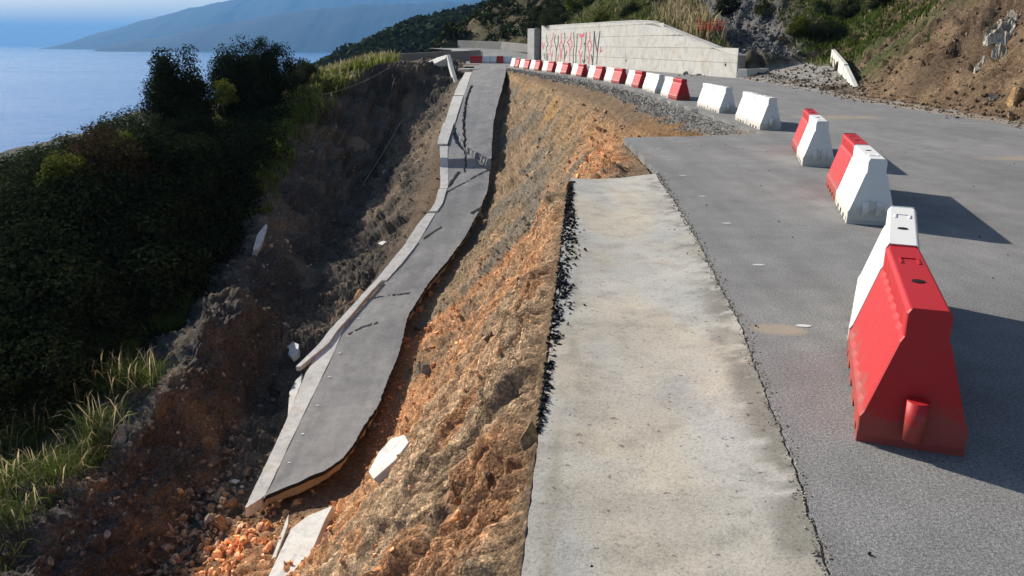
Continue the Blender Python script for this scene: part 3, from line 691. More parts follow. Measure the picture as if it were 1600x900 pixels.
for c in range(12):
    for r in range(5):
        s0, s1 = c*cw+.008, (c+1)*cw-.008; z0, z1 = rows_[r]+.008, rows_[r+1]-.008
        t0, t1 = wtop(s0), wtop(s1)
        if r == 4: z1 = 9
        if z0 >= max(t0, t1)-.03: continue
        poly = [(s0, z0)]
        if t1 > z0: poly.append((s1, z0))
        else: poly.append((s0+(s1-s0)*(t0-z0)/(t0-t1), z0))
        if t1 > z0: poly.append((s1, min(z1, t1)))
        kk = [s for s in (1.0, 11.5, 14) if s0 < s < s1 and z0 < wtop(s) < z1]
        if min(z1, t1) >= t1:
            for s in sorted(kk, reverse=True): poly.append((s, wtop(s)))
        if t0 > z1 > t1: poly.append((s0+(s1-s0)*(t0-z1)/(t0-t1), z1))
        poly.append((s0, min(z1, t0)))
        pr = .03+rng.uniform(-.004, .004); k = len(poly)
        V = [(s, loc_out*.002, z) for s, z in poly]+[(s, loc_out*pr, z) for s, z in poly]
        F = [tuple(range(k)), tuple(range(k, 2*k))[::-1]]+[(i, k+i, k+(i+1) % k, (i+1) % k) for i in range(k)]
        mesh_py('panel', V, F, M_WALL, wall)
cop = []
for i in range(n-1):
    a, b = ss[i], ss[i+1]; za, zb = wtop(a), wtop(b)
    cop.append(([(a, loc_out*.05, za), (b, loc_out*.05, zb), (b, -loc_out*.42, zb), (a, -loc_out*.42, za), (a, loc_out*.05, za+.06), (b, loc_out*.05, zb+.06), (b, -loc_out*.42, zb+.06), (a, -loc_out*.42, za+.06)],
                [(0,3,2,1),(4,5,6,7),(0,1,5,4),(1,2,6,5),(2,3,7,6),(3,0,4,7)]))
mesh_py('coping', *merge(cop), M_WALL, wall)
for s, z in ((1.2, .62), (15.2, .55), (23.5, .6)): 
    V, F = cyl((0, 0), .07, 0, .012, 12); V = [(s+x, loc_out*(.036+zz_), z+y) for x, y, zz_ in V]; mesh_py('drain_hole', V, F, M_BLACK, wall)
pil = thing('wall_pier', 'tall pale concrete pier at the far left end of the graffiti wall', 'pier', (2.05, 79.0, 0), R(28))
mesh_py('shaft', *box((-.3, -.65, -.2), (.3, .65, 3.0)), M_WALL, pil, bevel=.02); mesh_py('return_wall', *box((.305, -.6, -.2), (1.1, -.2, 2.9)), M_GREYC, pil)
# graffiti: tall straggling letters sprayed in black and pink-red
M_GB, _nt, _b = mat('black_spray', .8); _b.inputs['Base Color'].default_value = (.03, .033, .03, 1)
M_GR, _nt, _b = mat('pink_spray', .8); _b.inputs['Base Color'].default_value = (.50, .09, .12, 1)
def wall_sz(px, py):
    r_ = Vector(ray(px, py)); t = (WA-Vector((0, 0, EYE))).dot(wnrm)/r_.dot(wnrm); p = Vector((0, 0, EYE))+r_*t
    return (p-WA).dot(wd), p.z
def gz(zx, zy): return (820+zx*180/1600, 30+zy*100/889)           # from a close look at the wall
strokes = [('b', [(308,215),(312,300),(330,340),(305,400),(300,480),(318,590)]), ('b', [(272,470),(288,560)]), ('b', [(325,470),(316,580)]),
    ('r', [(398,190),(395,260),(365,320),(380,370),(350,420),(372,500),(380,590)]), ('r', [(398,430),(385,520)]), ('r', [(250,320),(262,420)]), ('r', [(275,330),(268,410)]),
    ('b', [(428,215),(415,300),(440,400),(440,500),(430,590)]), ('b', [(470,220),(468,340),(445,440)]),
    ('r', [(512,200),(515,300),(485,370),(505,460),(495,590)]), ('r', [(515,300),(535,380),(510,480),(525,560)]), ('r', [(470,500),(455,580)]),
    ('b', [(555,185),(565,280),(545,360),(560,470),(550,590)]), ('b', [(590,440),(560,540)]),
    ('r', [(650,185),(640,270),(600,310),(630,400),(628,590)]), ('r', [(640,270),(665,350),(640,440)]), ('r', [(590,310),(625,360)]),
    ('b', [(685,180),(690,300),(695,360),(678,450),(680,610)]), ('b', [(735,200),(730,340),(715,480),(715,610)]),
    ('r', [(755,195),(765,235),(790,245),(825,230),(832,185)]), ('r', [(770,205),(800,230),(820,200)]), ('r', [(790,245),(795,340),(780,420)]), ('r', [(755,430),(775,520),(780,610)]), ('r', [(805,450),(780,530)]),
    ('b', [(862,180),(850,300),(845,420),(830,600)]), ('b', [(850,330),(825,350)]), ('b', [(805,560),(825,610),(848,560)]),
    ('r', [(912,170),(905,290),(875,340),(890,420),(905,480),(890,620)]), ('r', [(905,290),(938,360),(915,450)]),
    ('b', [(972,165),(965,300),(960,450),(945,640)]), ('b', [(972,165),(985,320),(1015,460),(1005,630)]), ('b', [(1052,160),(1030,320),(1015,470)]), ('b', [(930,490),(945,600)]),
    ('r', [(1062,380),(1052,460),(1085,430)])]
for kind, pts in strokes:
    q = [wall_sz(*gz(*p)) for p in pts]; w = .10 if kind == 'b' else .11; V, F = [], []
    qq = []
    for a, b in zip(q[:-1], q[1:]):
        for t in (0, .33, .66): qq.append((a[0]+(b[0]-a[0])*t, a[1]+(b[1]-a[1])*t))
    qq.append(q[-1])
    for i, (s, z) in enumerate(qq):
        a, b = qq[max(i-1, 0)], qq[min(i+1, len(qq)-1)]; L = math.hypot(b[0]-a[0], b[1]-a[1])+1e-6
        ns, nz = -(b[1]-a[1])/L*w, (b[0]-a[0])/L*w*.5; z = min(z, wtop(s)-.03)
        V += [(s-ns, loc_out*.0395, z-nz), (s+ns, loc_out*.0395, z+nz)]
        if i: F.append((2*i-2, 2*i-1, 2*i+1, 2*i))
    mesh_py('graffiti_stroke', V, F, M_GB if kind == 'b' else M_GR, wall)
# parapets of the far bend
pa = thing('far_parapet', 'low shaded parapet beyond the barriers at the far bend', 'parapet', (-6, 76, 0))
hexa('upstand', (-10.2, 72.5, -.2), (-3.1, 80.2, .0), .3, 1.0, 1.05, pa, M_GREYC, pa.location)  # shade on its near face put into the colour as darker concrete
pb_ = thing('far_parapet', 'short white parapet end beside the road at the far bend', 'parapet', (-4.4, 86, 0))
hexa('upstand', (-6.2, 86.5, .1), (-3.0, 82.3, .1), .35, 1.0, .8, pb_, M_WHITE, pb_.location)
pc = thing('far_wall', 'long shaded low wall on the outside of the far bend', 'wall', (-2, 100, 0))
for a, b in zip([(3.2, 84.5, .2), (2.3, 94, .6), (-1.2, 102, .9)], [(2.3, 94, .6), (-1.2, 102, .9), (-7, 109.5, 1.1)]):
    hexa('wall_length', a, b, .4, .95, .95, pc, M_GREYC, pc.location)  # darker concrete paints in the shade on the side facing the camera

# ------------------------------------------------------------------ right-hand cutting, apron, gully and hillside
def dist_line(X, Y, pts, closing):
    """distance to the open line, positive inside the region closed by the extra corners"""
    best = np.full(X.shape, 1e9)
    for (x0, y0), (x1, y1) in zip(pts[:-1], pts[1:]):
        dx, dy = x1-x0, y1-y0; t = np.clip(((X-x0)*dx+(Y-y0)*dy)/(dx*dx+dy*dy), 0, 1)
        best = np.minimum(best, np.hypot(X-(x0+t*dx), Y-(y0+t*dy)))
    poly = pts+closing; inside = np.zeros(X.shape, bool)
    for (x0, y0), (x1, y1) in zip(poly, poly[1:]+poly[:1]):
        if y0 == y1: continue
        inside ^= ((y0 > Y) != (y1 > Y)) & (X < (x1-x0)*(Y-y0)/(y1-y0)+x0)
    return np.where(inside, best, -best)
gx = np.concatenate([np.linspace(-70, 2, 60)[:-1], np.linspace(2, 34, 200)[:-1], np.geomspace(34, 120, 40)])
gyv = np.concatenate([np.linspace(-6, 60, 230)[:-1], np.linspace(60, 100, 70)[:-1], np.linspace(100, 190, 70)])
GX, GY = np.meshgrid(gx, gyv)
L1 = [(11.15, -40), (11.1, 26), (16.3, 42.5), (15.9, 50), (17, 64), (21, 100)]
L2 = [(40, 43.5), (17, 43.8), (11.6, 41.6), (3.2, 77.2), (3.6, 84), (2.8, 94.2), (-.8, 102.4), (-7.2, 110), (-13, 108), (-80, 122)]
dE = dist_line(GX, GY, L1, [(300, 101), (300, -41)]); dB = dist_line(GX, GY, L2, [(-81, 500), (300, 501), (300, 43)])
GP = np.stack([GX, GY, GX*0], -1)
nE = fbm(GP*.4+7, 5, .55); nF = fbm(GP*1.8+3, 4, .6)
fall = np.stack([GY*1.2+GX*.5, GX*.25-GY*.1, GX*0], -1)
E = np.where(dE > 0, .82*dE+smooth(0, 1.5, dE)*(nE*.55+nF*.22+fbm(fall*1.5, 4, .55, True)*.22)-.12*np.exp(-dE), -9)
E = E-.0*GX
wallbase = np.interp(GY, [41, 42, 53, 77, 84, 110, 130], [.55, .8, 2.5, 2.8, 1.9, 1.6, 1.8])*smooth(13.8, 11.8, GX-np.clip(41.5-GY, 0, 0))
chute = smooth(11.5, 13.5, GX)*smooth(41, 43, GY)
wallbase = np.where((GX > 11.7) & (GY < 60), np.minimum(wallbase, .75), wallbase); wallbase = np.where(GX > 13, .75, wallbase)
Bh = np.where(dB > .25, wallbase+(.50+.06*nE)*(dB-.25)+smooth(.3, 3, dB)*(nE*.8+nF*.25), -9)
lim = np.interp(GX, [-14, -9, -5, 3, 6, 10], [-12, 2.6, 5.0, 12, 25, 90])+nE*1.2+nF*.4
Bh = np.where(dB > .25, np.minimum(Bh, lim), -9)
gully = np.exp(-((GX-13.2-(GY-42)*.12)/2.3)**2)*smooth(42, 46, GY); Bh = np.where(dB > .25, Bh-gully*np.minimum(dB*.28, 3.0), Bh)
AP = np.where((dE < .3) & (GX > 11.1) & (dB < .6), (GX-11.1)*.15+.012+nF*.02, -9)
Hh = np.maximum(np.maximum(E, Bh), AP); Hh = np.where(Hh < -5, -.6, Hh)
ow = np.clip(dE, 0, None)
HC = np.broadcast_to(np.array([0.155, 0.105, 0.066]), GP.shape).copy()
HC = lerp(HC, (0.22, 0.155, 0.095), smooth(0, .5, nF)); HC = lerp(HC, (0.105, 0.075, 0.05), smooth(.05, .5, nE))
green = smooth(-.1, .35, fbm(GP*.22+31, 4)+.28)*smooth(26, 33, GY+ow*.6)
HC = lerp(HC, (0.06, 0.075, 0.026), green*.85)
isB = (Bh >= E) & (Bh > -5)
HC = lerp(HC, (0.09, 0.075, 0.045), isB*.7); HC = lerp(HC, (0.13, 0.13, 0.13), np.clip(gully*1.4, 0, 1)*isB)
isA = (AP >= E) & (AP >= Bh) & (AP > -5)
HC = lerp(HC, (0.40, 0.385, 0.36), isA*(1-.75*smooth(.12, .4, fbm(GP*.8+2, 4)-.30+.5*smooth(13, 11, GX)+.5*smooth(1.5, 0, -dE))))
HC = HC*np.where(isA, 1.0, 1.3)[..., None]; HP = np.stack([GX, GY, Hh], -1)
hf = grid_faces(*GX.shape); solid = (np.maximum(np.maximum(E, Bh), AP) > -5).ravel(); hf = hf[solid[hf].any(1)]
tag(mesh_np('hillside', HP, hf, M_SOIL, col=HC.reshape(-1, 3), smooth_=True), kind='structure')
def hill_z(x, y):
    i = int(np.clip(np.searchsorted(gyv, y), 1, len(gyv)-1)); j = int(np.clip(np.searchsorted(gx, x), 1, len(gx)-1)); return float(Hh[i-1:i+1, j-1:j+1].mean())
def hit_hill(px, py):
    x, y, d = ray(px, py)
    for s in np.linspace(12, 150, 1400):
        X, Yq, Z = x*s, y*s, EYE+d*s
        if Yq > 185: break
        if Z <= hill_z(X, Yq) and hill_z(X, Yq) > -.4: return Vector((X, Yq, Z))
    return Vector((x*60, y*60, EYE+d*60))
lw = thing('low_wall', 'low white concrete kerb wall at the foot of the earth cutting', 'wall', (12, 29, 0))
hexa('upstand', (12.1, 28.8, .0), (13.6, 33.6, .3), .22, .2, .5, lw, M_WHITE, lw.location); hexa('upstand', (13.6, 33.65, .3), (16.1, 41.6, .75), .22, .55, .62, lw, M_WHITE, lw.location)
p0 = on_z(1160, 119.5); st = thing('white_kerb_stub', 'small white concrete stub at the right end of the wall', 'kerb', (11.7, 41.2, 0))
hexa('upstand', (11.35, 40.6, -.1), (12.9, 42.2, .1), .6, .55, .35, st, M_WHITE, st.location)

# ------------------------------------------------------------------ stones
def ico(sub):
    t = (1+5**.5)/2
    v = [(-1,t,0),(1,t,0),(-1,-t,0),(1,-t,0),(0,-1,t),(0,1,t),(0,-1,-t),(0,1,-t),(t,0,-1),(t,0,1),(-t,0,-1),(-t,0,1)]
    f = [(0,11,5),(0,5,1),(0,1,7),(0,7,10),(0,10,11),(1,5,9),(5,11,4),(11,10,2),(10,7,6),(7,1,8),(3,9,4),(3,4,2),(3,2,6),(3,6,8),(3,8,9),(4,9,5),(2,4,11),(6,2,10),(8,6,7),(9,8,1)]
    v = [Vector(p).normalized() for p in v]
    for _ in range(sub):
        c = {}; nf = []
        def mid(a, b):
            k = (min(a, b), max(a, b))
            if k not in c: v.append(((v[a]+v[b])/2).normalized()); c[k] = len(v)-1
            return c[k]
        for a, b, d in f:
            x, y, z = mid(a, b), mid(b, d), mid(d, a); nf += [(a,x,z),(b,y,x),(d,z,y),(x,y,z)]
        f = nf
    return np.array([tuple(p) for p in v]), np.array(f)
def stone_proto(sub, seed):
    v, f = ico(sub); r_ = np.random.default_rng(seed)
    v = v*(1+.45*noise3(v*1.3+seed*7.7)[:, None])
    for _ in range(9):                                      # flat facets as on broken rock
        d = r_.normal(size=3); d /= np.linalg.norm(d); h = r_.uniform(.38, .75); s = v@d; v = v-np.outer(np.maximum(s-h, 0), d)
    return v*np.array([1, r_.uniform(.65, .95), r_.uniform(.5, .8)]), f
PR0 = [stone_proto(0, s) for s in range(6)]; PR1 = [stone_proto(1, s+20) for s in range(8)]; PR2 = [stone_proto(2, s+50) for s in range(6)]
def rotmats(n):
    q = RNG.normal(size=(n, 4)); q /= np.linalg.norm(q, axis=1)[:, None]; w, x, y, z = q.T
    return np.stack([1-2*(y*y+z*z), 2*(x*y-z*w), 2*(x*z+y*w), 2*(x*y+z*w), 1-2*(x*x+z*z), 2*(y*z-x*w), 2*(x*z-y*w), 2*(y*z+x*w), 1-2*(x*x+y*y)], -1).reshape(n, 3, 3)
def stones(name, pos, size, col, protos, m=None):
    Vs, Fs, Cs, o = [], [], [], 0; which = RNG.integers(0, len(protos), len(pos)); RM = rotmats(len(pos))
    for k, (v, f) in enumerate(protos):
        idx = np.nonzero(which == k)[0]
        if not len(idx): continue
        W = np.einsum('nij,vj->nvi', RM[idx], v)*size[idx, None, None]+pos[idx, None, :]
        Vs.append(W.reshape(-1, 3)); Cs.append(np.repeat(col[idx], len(v), 0))
        Fs.append((f[None]+(np.arange(len(idx))*len(v))[:, None, None]).reshape(-1, 3)+o); o += W.shape[0]*W.shape[1]
    return mesh_np(name, np.concatenate(Vs), np.concatenate(Fs), m or M_STONE, col=np.concatenate(Cs))
Pf = P.reshape(-1, 3); Cf = C.reshape(-1, 3); cell = (np.linalg.norm(du, axis=2)*np.linalg.norm(dv, axis=2)).ravel(); Uff = Uf.ravel(); Yff = Yf.ravel()
vis = (Uff > 1.02) & (Uff < 6.3) & (Yff > 2) & (Yff < 62)
def scatter(n, w, smin, smax, power, tint, protos, name, label, sink=.25):
    pr = cell*w*vis/np.maximum(Yff, 4)**1.1; pr = pr/pr.sum(); idx = RNG.choice(len(pr), n, p=pr)
    size = smin*(smax/smin)**(RNG.random(n)**power)*np.clip(np.sqrt(Yff[idx]/14), .55, 1.5)
    pos = Pf[idx]+RNG.normal(0, .02, (n, 3))-np.array([0, 0, 1])*(size*sink)[:, None]+NRM.reshape(-1, 3)[idx]*(size*.25)[:, None]
    col = Cf[idx]*RNG.uniform(.75, 1.45, (n, 1))*np.array(tint)+RNG.random((n, 1))**6*.22
    o = stones(name, pos, size, col, protos); tag(o, label, 'stones', kind='stuff'); return o
nbm = fbm(B*.6+40, 3).ravel()
w_or = smooth(8, 12, Yff)*(1-smooth(28, 34, Yff))*((Uff < 3.2) | (Yff < 18.3))*(Uff < 4)*(.3+smooth(-.1, .4, nbm)*1.5)+.25*((Uff < 3.2) | (Yff < 18.3))*(Uff < 4)
w_lf = (Uff > 3.9)*(.25+smooth(-.1, .4, nbm)*1.2)*(1+2*smooth(4.4, 4.9, Uff)*(1-smooth(5.2, 5.6, Uff))*(Yff < 26))
scatter(17000, w_or, .011, .066, 2.2, (1.25, 1.1, 1.0), PR0, 'slope_pebbles', 'small stones and clods strewn over the orange slope')
scatter(1200, w_or, .05, .14, 2.2, (1.35, 1.15, 1.0), PR1, 'slope_rubble', 'fist-sized stones strewn over the orange slope')
scatter(8000, w_lf, .02, .10, 2.2, (1.2, 1.15, 1.1), PR0, 'gully_pebbles', 'small stones strewn over the dark soil left of the slab')
scatter(1000, w_lf, .06, .17, 2.4, (1.35, 1.22, 1.1), PR1, 'gully_rubble', 'larger stones and rubble in the trough left of the slab')
w_pile = ((Uff > 3.3) & (Uff < 5.3))*np.exp(-((Pf[:, 0]+7.6)/1.1)**2-((Yff-17.2)/2.6)**2)
scatter(900, w_pile, .06, .17, 1.5, (1.6, 1.4, 1.2), PR1, 'orange_rubble', 'pile of loose orange stones below the end of the slab')
# crushed stone along the broken road edge
idx = np.nonzero((Uff > .05) & (Uff < 1.0) & (Yff > 15.3) & (Yff < 60) & (grav.ravel() > .4))[0]; idx = RNG.choice(idx, 5200); n = len(idx)
sz = RNG.uniform(.02, .05, n)*np.clip(Yff[idx]/25, .7, 1.6)
tag(stones('edge_gravel', Pf[idx]+RNG.normal(0, .06, (n, 3))*np.array([1, 1, .15]), sz, np.array([.30, .29, .275])*RNG.uniform(.6, 1.3, (n, 1)), PR0), 'grey crushed stone along the broken road edge', 'gravel', kind='stuff')
# rubble along the foot of the cutting, stones on the cutting and in the gully
def hillstones(name, label, n, fn, smin, smax, colr, protos=PR0):
    pos, sz, cc = [], [], []
    while len(pos) < n:
        x, y = fn(); z = hill_z(x, y) if hill_z(x, y) > -.4 else 0
        s = smin*(smax/smin)**(RNG.random()**2.3); pos.append((x, y, z+s*.15)); sz.append(s); cc.append(np.array(colr)*RNG.uniform(.6, 1.4))
    tag(stones(name, np.array(pos), np.array(sz), np.array(cc), protos), label, 'stones', kind='stuff')
def toe():
    y = RNG.uniform(8, 44); x0 = 11.1 if y < 26 else 11.1+(y-26)*.1; return x0-abs(RNG.normal(0, .45))+.25, y
hillstones('verge_rubble', 'brown clods and gravel along the foot of the earth cutting', 4200, toe, .012, .07, (.15, .11, .075))
def cutf():
    y = RNG.uniform(10, 42); x0 = 11.1 if y < 26 else 11.1+(y-26)*.32; return x0+RNG.random()**1.4*12, y
hillstones('cutting_stones', 'small stones and clods embedded in the brown earth cutting', 7000, cutf, .03, .13, (.20, .145, .095))
def chf():
    y = RNG.uniform(43.5, 66); return 13.2+(y-42)*.12+RNG.normal(0, 1.6), y
hillstones('gully_scree', 'grey broken rock filling the chute above the apron', 3800, chf, .06, .26, (.17, .168, .165))
def apf():
    y = RNG.uniform(29, 42); return RNG.uniform(11.2, 12+(y-27)*.3), y
hillstones('apron_mud', 'dark clods of mud scattered on the concrete apron', 500, apf, .03, .14, (.085, .065, .048))

# single rocks one can pick out
def rock(px, py, w, label, col, seed, hill=False, name='rock', sink=.3, sq=(1, 1, 1), lump=False):
    c = hit_hill(px, py) if hill else hit(px, py); d = c.y*CP+(EYE-c.z)*SP; r_ = w/2*d/FPX*1.6
    v, f = PR2[seed % 6]; rm = rotmats(1)[0]; v = (v@rm.T)*r_*np.array(sq)
    o = mesh_np(name, v, f, M_STONE, col=np.broadcast_to(np.array(col), v.shape), loc=(c.x, c.y, c.z+r_*(.5-sink)))
    return tag(o, label, 'rock')
OR = (.38, .22, .12); GRY = (.24, .225, .20); BRN = (.21, .14, .09); PALE = (.45, .41, .34)
for a in [(833, 690, 46, 'big tan boulder stuck in the bank against the gutter edge', (.36, .25, .14)), (633, 535, 16, 'angular orange stone by the right edge of the slab', OR),
          (655, 515, 14, 'dark grey angular stone by the right edge of the slab', (.12, .11, .10)), (683, 442, 12, 'round orange stone at the top of the pile beside the slab', OR),
          (672, 462, 12, 'orange stone in the middle of the pile beside the slab', OR), (657, 486, 13, 'lower orange stone of the pile beside the slab', OR), (766, 757, 22, 'brown clod on the sandy bank below the gutter', BRN),
          (668, 580, 20, 'greyish stone cluster halfway up the bank', GRY), (765, 528, 14, 'brown stone high on the sandy bank', BRN), (583, 668, 12, 'bluish grey stone beside the slab corner', (.25, .25, .25)),
          (330, 726, 34, 'large grey boulder in the rubble trough', (.17, .15, .125)), (345, 822, 22, 'orange boulder among rubble below the slab', OR), (372, 818, 20, 'rounded orange stone right in the rubble pile', OR),
          (331, 803, 20, 'tan stone left in the rubble pile', (.33, .23, .14)), (362, 790, 16, 'small orange stone on top of the rubble pile', OR), (310, 850, 30, 'dark brown boulder low in the rubble trough', (.11, .08, .055)),
          (562, 465, 22, 'orange stone lump by the left edge of the slab', OR), (512, 802, 12, 'round brown stone on the tip of the pale fragment', BRN), (322, 690, 18, 'tan stone above the large grey boulder', (.28, .2, .13)),
          (742, 340, 14, 'grey broken lump at the notch in the slab edge', GRY), (857, 243, 12, 'pale stone on the orange slope below the asphalt tip', PALE), (820, 270, 10, 'small pale stone midway on the orange slope', PALE), (190, 690, 34, 'whitish grey rock beside the tall grass', (.33, .32, .30))]:
    rock(*a, hash(a[3]) % 6 if False else (a[0]*7+a[1]) % 6)
no, mo_ = 90, 70; c0 = hit_hill(1562, 56); OV = np.zeros((no, mo_, 3))
for i in range(no):
    for j in range(mo_):
        y = c0.y+(i/(no-1)-.5)*3.0; x = c0.x+(j/(mo_-1)-.5)*2.2; OV[i, j] = (x, y, hill_z(x, y))
rr_ = (OV[..., 0]-c0.x)/1.0; qq_ = (OV[..., 1]-c0.y)/1.35; rad_ = np.hypot(rr_*.8+qq_*.5, (rr_*.6-qq_*.8)*2.0)
rdg = fbm(OV*np.array([2.2, 1.6, 1.8])+3, 5, .6, True); OV[..., 2] += .13*rdg+.04-.45*smooth(.3, .95, rad_+fbm(OV*1.6, 3)*.75); OV[..., 0] -= .1*rdg
oc_ = lerp(np.broadcast_to(np.array([.50, .47, .41]), OV.shape).copy(), (.30, .27, .22), smooth(.0, .4, fbm(OV*3, 3)))
tag(mesh_np('rock_outcrop', OV-np.array(c0), grid_faces(no, mo_), M_STONE, col=oc_.reshape(-1, 3), loc=c0), 'jagged whitish rock outcrop in the brown earth cutting at the right', 'rock outcrop')
for k, (px, py, w, lab, c) in enumerate([(1236, 76, 16, 'tan block above the concrete apron', (.34, .22, .13)), (1222, 66, 14, 'brown block beside the grey scree', (.26, .17, .1)), (1172, 43, 10, 'tan rock at the top right of the scree', (.3, .22, .14)),
        (1275, 94, 24, 'dark rounded boulder beside the white kerb wall', (.06, .045, .035)), (1310, 110, 22, 'dark boulder on the apron against the kerb wall', (.09, .065, .05)), (1590, 160, 30, 'orange stone block at the foot of the cutting', (.36, .23, .12)),
        (1555, 157, 18, 'white stone at the foot of the cutting', (.55, .52, .46)), (1580, 186, 14, 'orange stone at the very edge of the road', (.32, .2, .11)), (1338, 62, 16, 'reddish stone on the green part of the cutting', (.3, .17, .11))]):
    rock(px, py, w, lab, c, k+2, True, sink=.35)

# asphalt crumbs on the gutter's broken left edge
n = 1500; ty = RNG.uniform(3.2, 9.9, n); wdt_ = np.interp(ty, [3.2, 4, 5, 6.3, 7, 8.2, 9.2, 9.9], [.02, .07, .14, .17, .24, .10, .07, .05])
tx = np.interp(ty, [2.19, 10.2], [.03, .75])+np.abs(RNG.normal(0, .38, n))*wdt_-.01
sz = RNG.uniform(.008, .028, n)*np.interp(ty, [3, 9], [.7, 1.3])
dz = np.interp(tx-np.interp(ty, [2.19, 10.2], [.03, .75]), [0, .2, .3], [-.012, -.028, -.032])
tag(stones('asphalt_crumbs', np.stack([tx, ty, dz+sz*.5], -1), sz, np.full((n, 3), .022)*RNG.uniform(.5, 1.8, (n, 1)), [(v*np.array([1.3, .8, .55]), f) for v, f in PR0]), 'black asphalt crumbs along the broken edge of the gutter', 'debris', kind='stuff')
n = 1500; ty = 2+12*RNG.random(n)**1.6; jx_ = np.interp(ty, [p[1] for p in jr]+[14.8], [p[0] for p in jr]+[2.05]); ok = ty < 10.6; ty, jx_ = ty[ok], jx_[ok]; n = len(ty)
sz = RNG.uniform(.003, .010, n)*np.interp(ty, [2, 10], [.8, 1.6]); tag(stones('joint_grit', np.stack([jx_+RNG.normal(0, .022, n), ty, sz*.2-.002], -1), sz, np.array([.27, .25, .22])*RNG.uniform(.3, 1.8, (n, 1)), PR0), 'fine grit lying in the joint between gutter and asphalt', 'grit', kind='stuff')
n = 150; tx, ty = RNG.uniform(.1, 9, n), RNG.uniform(2, 18, n); ok = tx > np.interp(ty, [2, 10.6, 14.9, 15, 18], [.2, 1.0, 2.3, 5.2, 5.2]); tx, ty = tx[ok], ty[ok]; n = len(tx)
sz = RNG.uniform(.004, .014, n); tag(stones('road_grit', np.stack([tx, ty, sz*.3], -1), sz, np.full((n, 3), .04)*RNG.uniform(.5, 2, (n, 1)), PR0), 'dark grit scattered on the pavement', 'grit', kind='stuff')

# ------------------------------------------------------------------ ropes and torn sheet on the left scarp
def rope(pa_, pb2, sag, label):
    a, b = hit(*pa_)+Vector((0, -.1, .35)), hit(*pb2)+Vector((0, -.1, .35)); pts = [a+(b-a)*t-Vector((0, 0, sag*4*t*(1-t))) for t in np.linspace(0, 1, 14)]
    V, F = tube([p-a for p in pts], .02); tag(mesh_py('rope', V, F, M_ROPE, loc=a), label, 'rope')
rope((505, 156), (609, 113), .25, 'pale rope hanging along the grassy top of the scarp'); rope((569, 294), (628, 196), .1, 'thin rope hanging down the dark scarp')
c0 = hit(558, 250); nv = 30; SV = []
for i in range(nv):
    for j in range(nv):
        u, v = i/(nv-1), j/(nv-1); top = hit(545+u*36, 222+10*u); 
        SV.append(top+Vector((-.9*v*(.4+.6*u), -.5-.9*v-.25*math.sin(u*9+v*2)*v, .25-2.6*v+.35*math.sin(u*3.1)*(1-v))))
SV = [p-c0 for p in SV]
tag(mesh_np('torn_geotextile', np.array([tuple(p) for p in SV]), grid_faces(nv, nv), M_CLOTH, loc=c0, smooth_=True), 'torn brown geotextile sheet hanging from the dark scarp', 'sheet')

# ------------------------------------------------------------------ trees and shrubs
def leaf_mesh(name, seed, n, rx, rz, leaf, m, clumps=40, base=.15, shell=.55):
    r_ = np.random.default_rng(seed)
    d = r_.normal(size=(clumps, 3)); d /= np.linalg.norm(d, axis=1)[:, None]; rad = (shell+(1-shell)*r_.random(clumps))[:, None]
    cc = d*rad*np.array([rx, rx, rz])*np.array([1, 1, 1]); cc[:, 2] += rz*(1+base); cr_ = r_.uniform(.24, .46, clumps)*rx
    lump_ = 1+.35*noise3(d*1.6+seed)[:, None]; cc = cc*np.concatenate([lump_, lump_, np.ones_like(lump_)], 1)
    k = r_.integers(0, clumps, n); q = r_.normal(size=(n, 3)); q /= np.linalg.norm(q, axis=1)[:, None]
    pos = cc[k]+q*(cr_[k]*r_.random(n)**.4)[:, None]*np.array([1, 1, .85]); pos[:, 2] = np.maximum(pos[:, 2], .05)
    nrm = q+r_.normal(0, .6, (n, 3))+np.array([0, 0, .3]); nrm /= np.linalg.norm(nrm, axis=1)[:, None]
    t = np.cross(nrm, r_.normal(size=(n, 3))); t /= np.linalg.norm(t, axis=1)[:, None]; b = np.cross(nrm, t)
    s = leaf*r_.uniform(.6, 1.4, n)[:, None]
    V = np.stack([pos-t*s*.5, pos+b*s*.28, pos+t*s*.5, pos-b*s*.28], 1).reshape(-1, 3); F = np.arange(4*n).reshape(n, 4)
    me = mesh_np(name, V, F, m); dat = me.data; bpy.data.objects.remove(me); return dat, cc
def trunk_mesh(name, cc, h, r0, seed):
    rr = random.Random(seed); parts = []; top = Vector((rr.uniform(-.2, .2), rr.uniform(-.2, .2), h*.62))
    parts.append(tube([Vector((0, 0, -.6)), Vector((.05, 0, h*.25)), top*.75, top], [r0, r0*.8, r0*.55, r0*.3], 8))
    for c in cc[::3]:
        a = top*rr.uniform(.35, .95); b = Vector(c); parts.append(tube([a, (a+b)/2+Vector((0, 0, .15)), b], [r0*.3, r0*.18, r0*.07], 5))
    V, F = merge(parts); me = bpy.data.meshes.new(name); me.from_pydata([tuple(v) for v in V], [], F); me.materials.append(M_BARK); return me
TP, TH = {}, {}
def proto(key, *a, h=1, r0=.12, **k):
    d, cc = leaf_mesh('crown', *a, **k); TH[key] = max(v.co.z for v in d.vertices)-.15; TP[key] = (d, trunk_mesh('trunk', cc, h, r0, a[0]))
proto('oak', 1, 36000, 2.3, 2.6, .15, M_LEAF, clumps=120, shell=.25, h=6, r0=.2)
proto('oak2', 2, 34000, 2.5, 2.3, .15, M_LEAF, clumps=110, shell=.25, h=5.4, r0=.2)
proto('bush', 3, 15000, 1.9, 1.5, .13, M_LEAF, clumps=45, h=3.3)
proto('olive', 4, 14000, 1.9, 1.5, .12, M_LEAF2, clumps=40, h=3.3)
proto('fresh', 5, 6000, 1.3, 1.0, .12, M_LEAFY, clumps=26, h=2.2, r0=.07)
proto('russet', 6, 9000, 1.6, 1.3, .12, M_LEAFR, clumps=32, h=2.8)
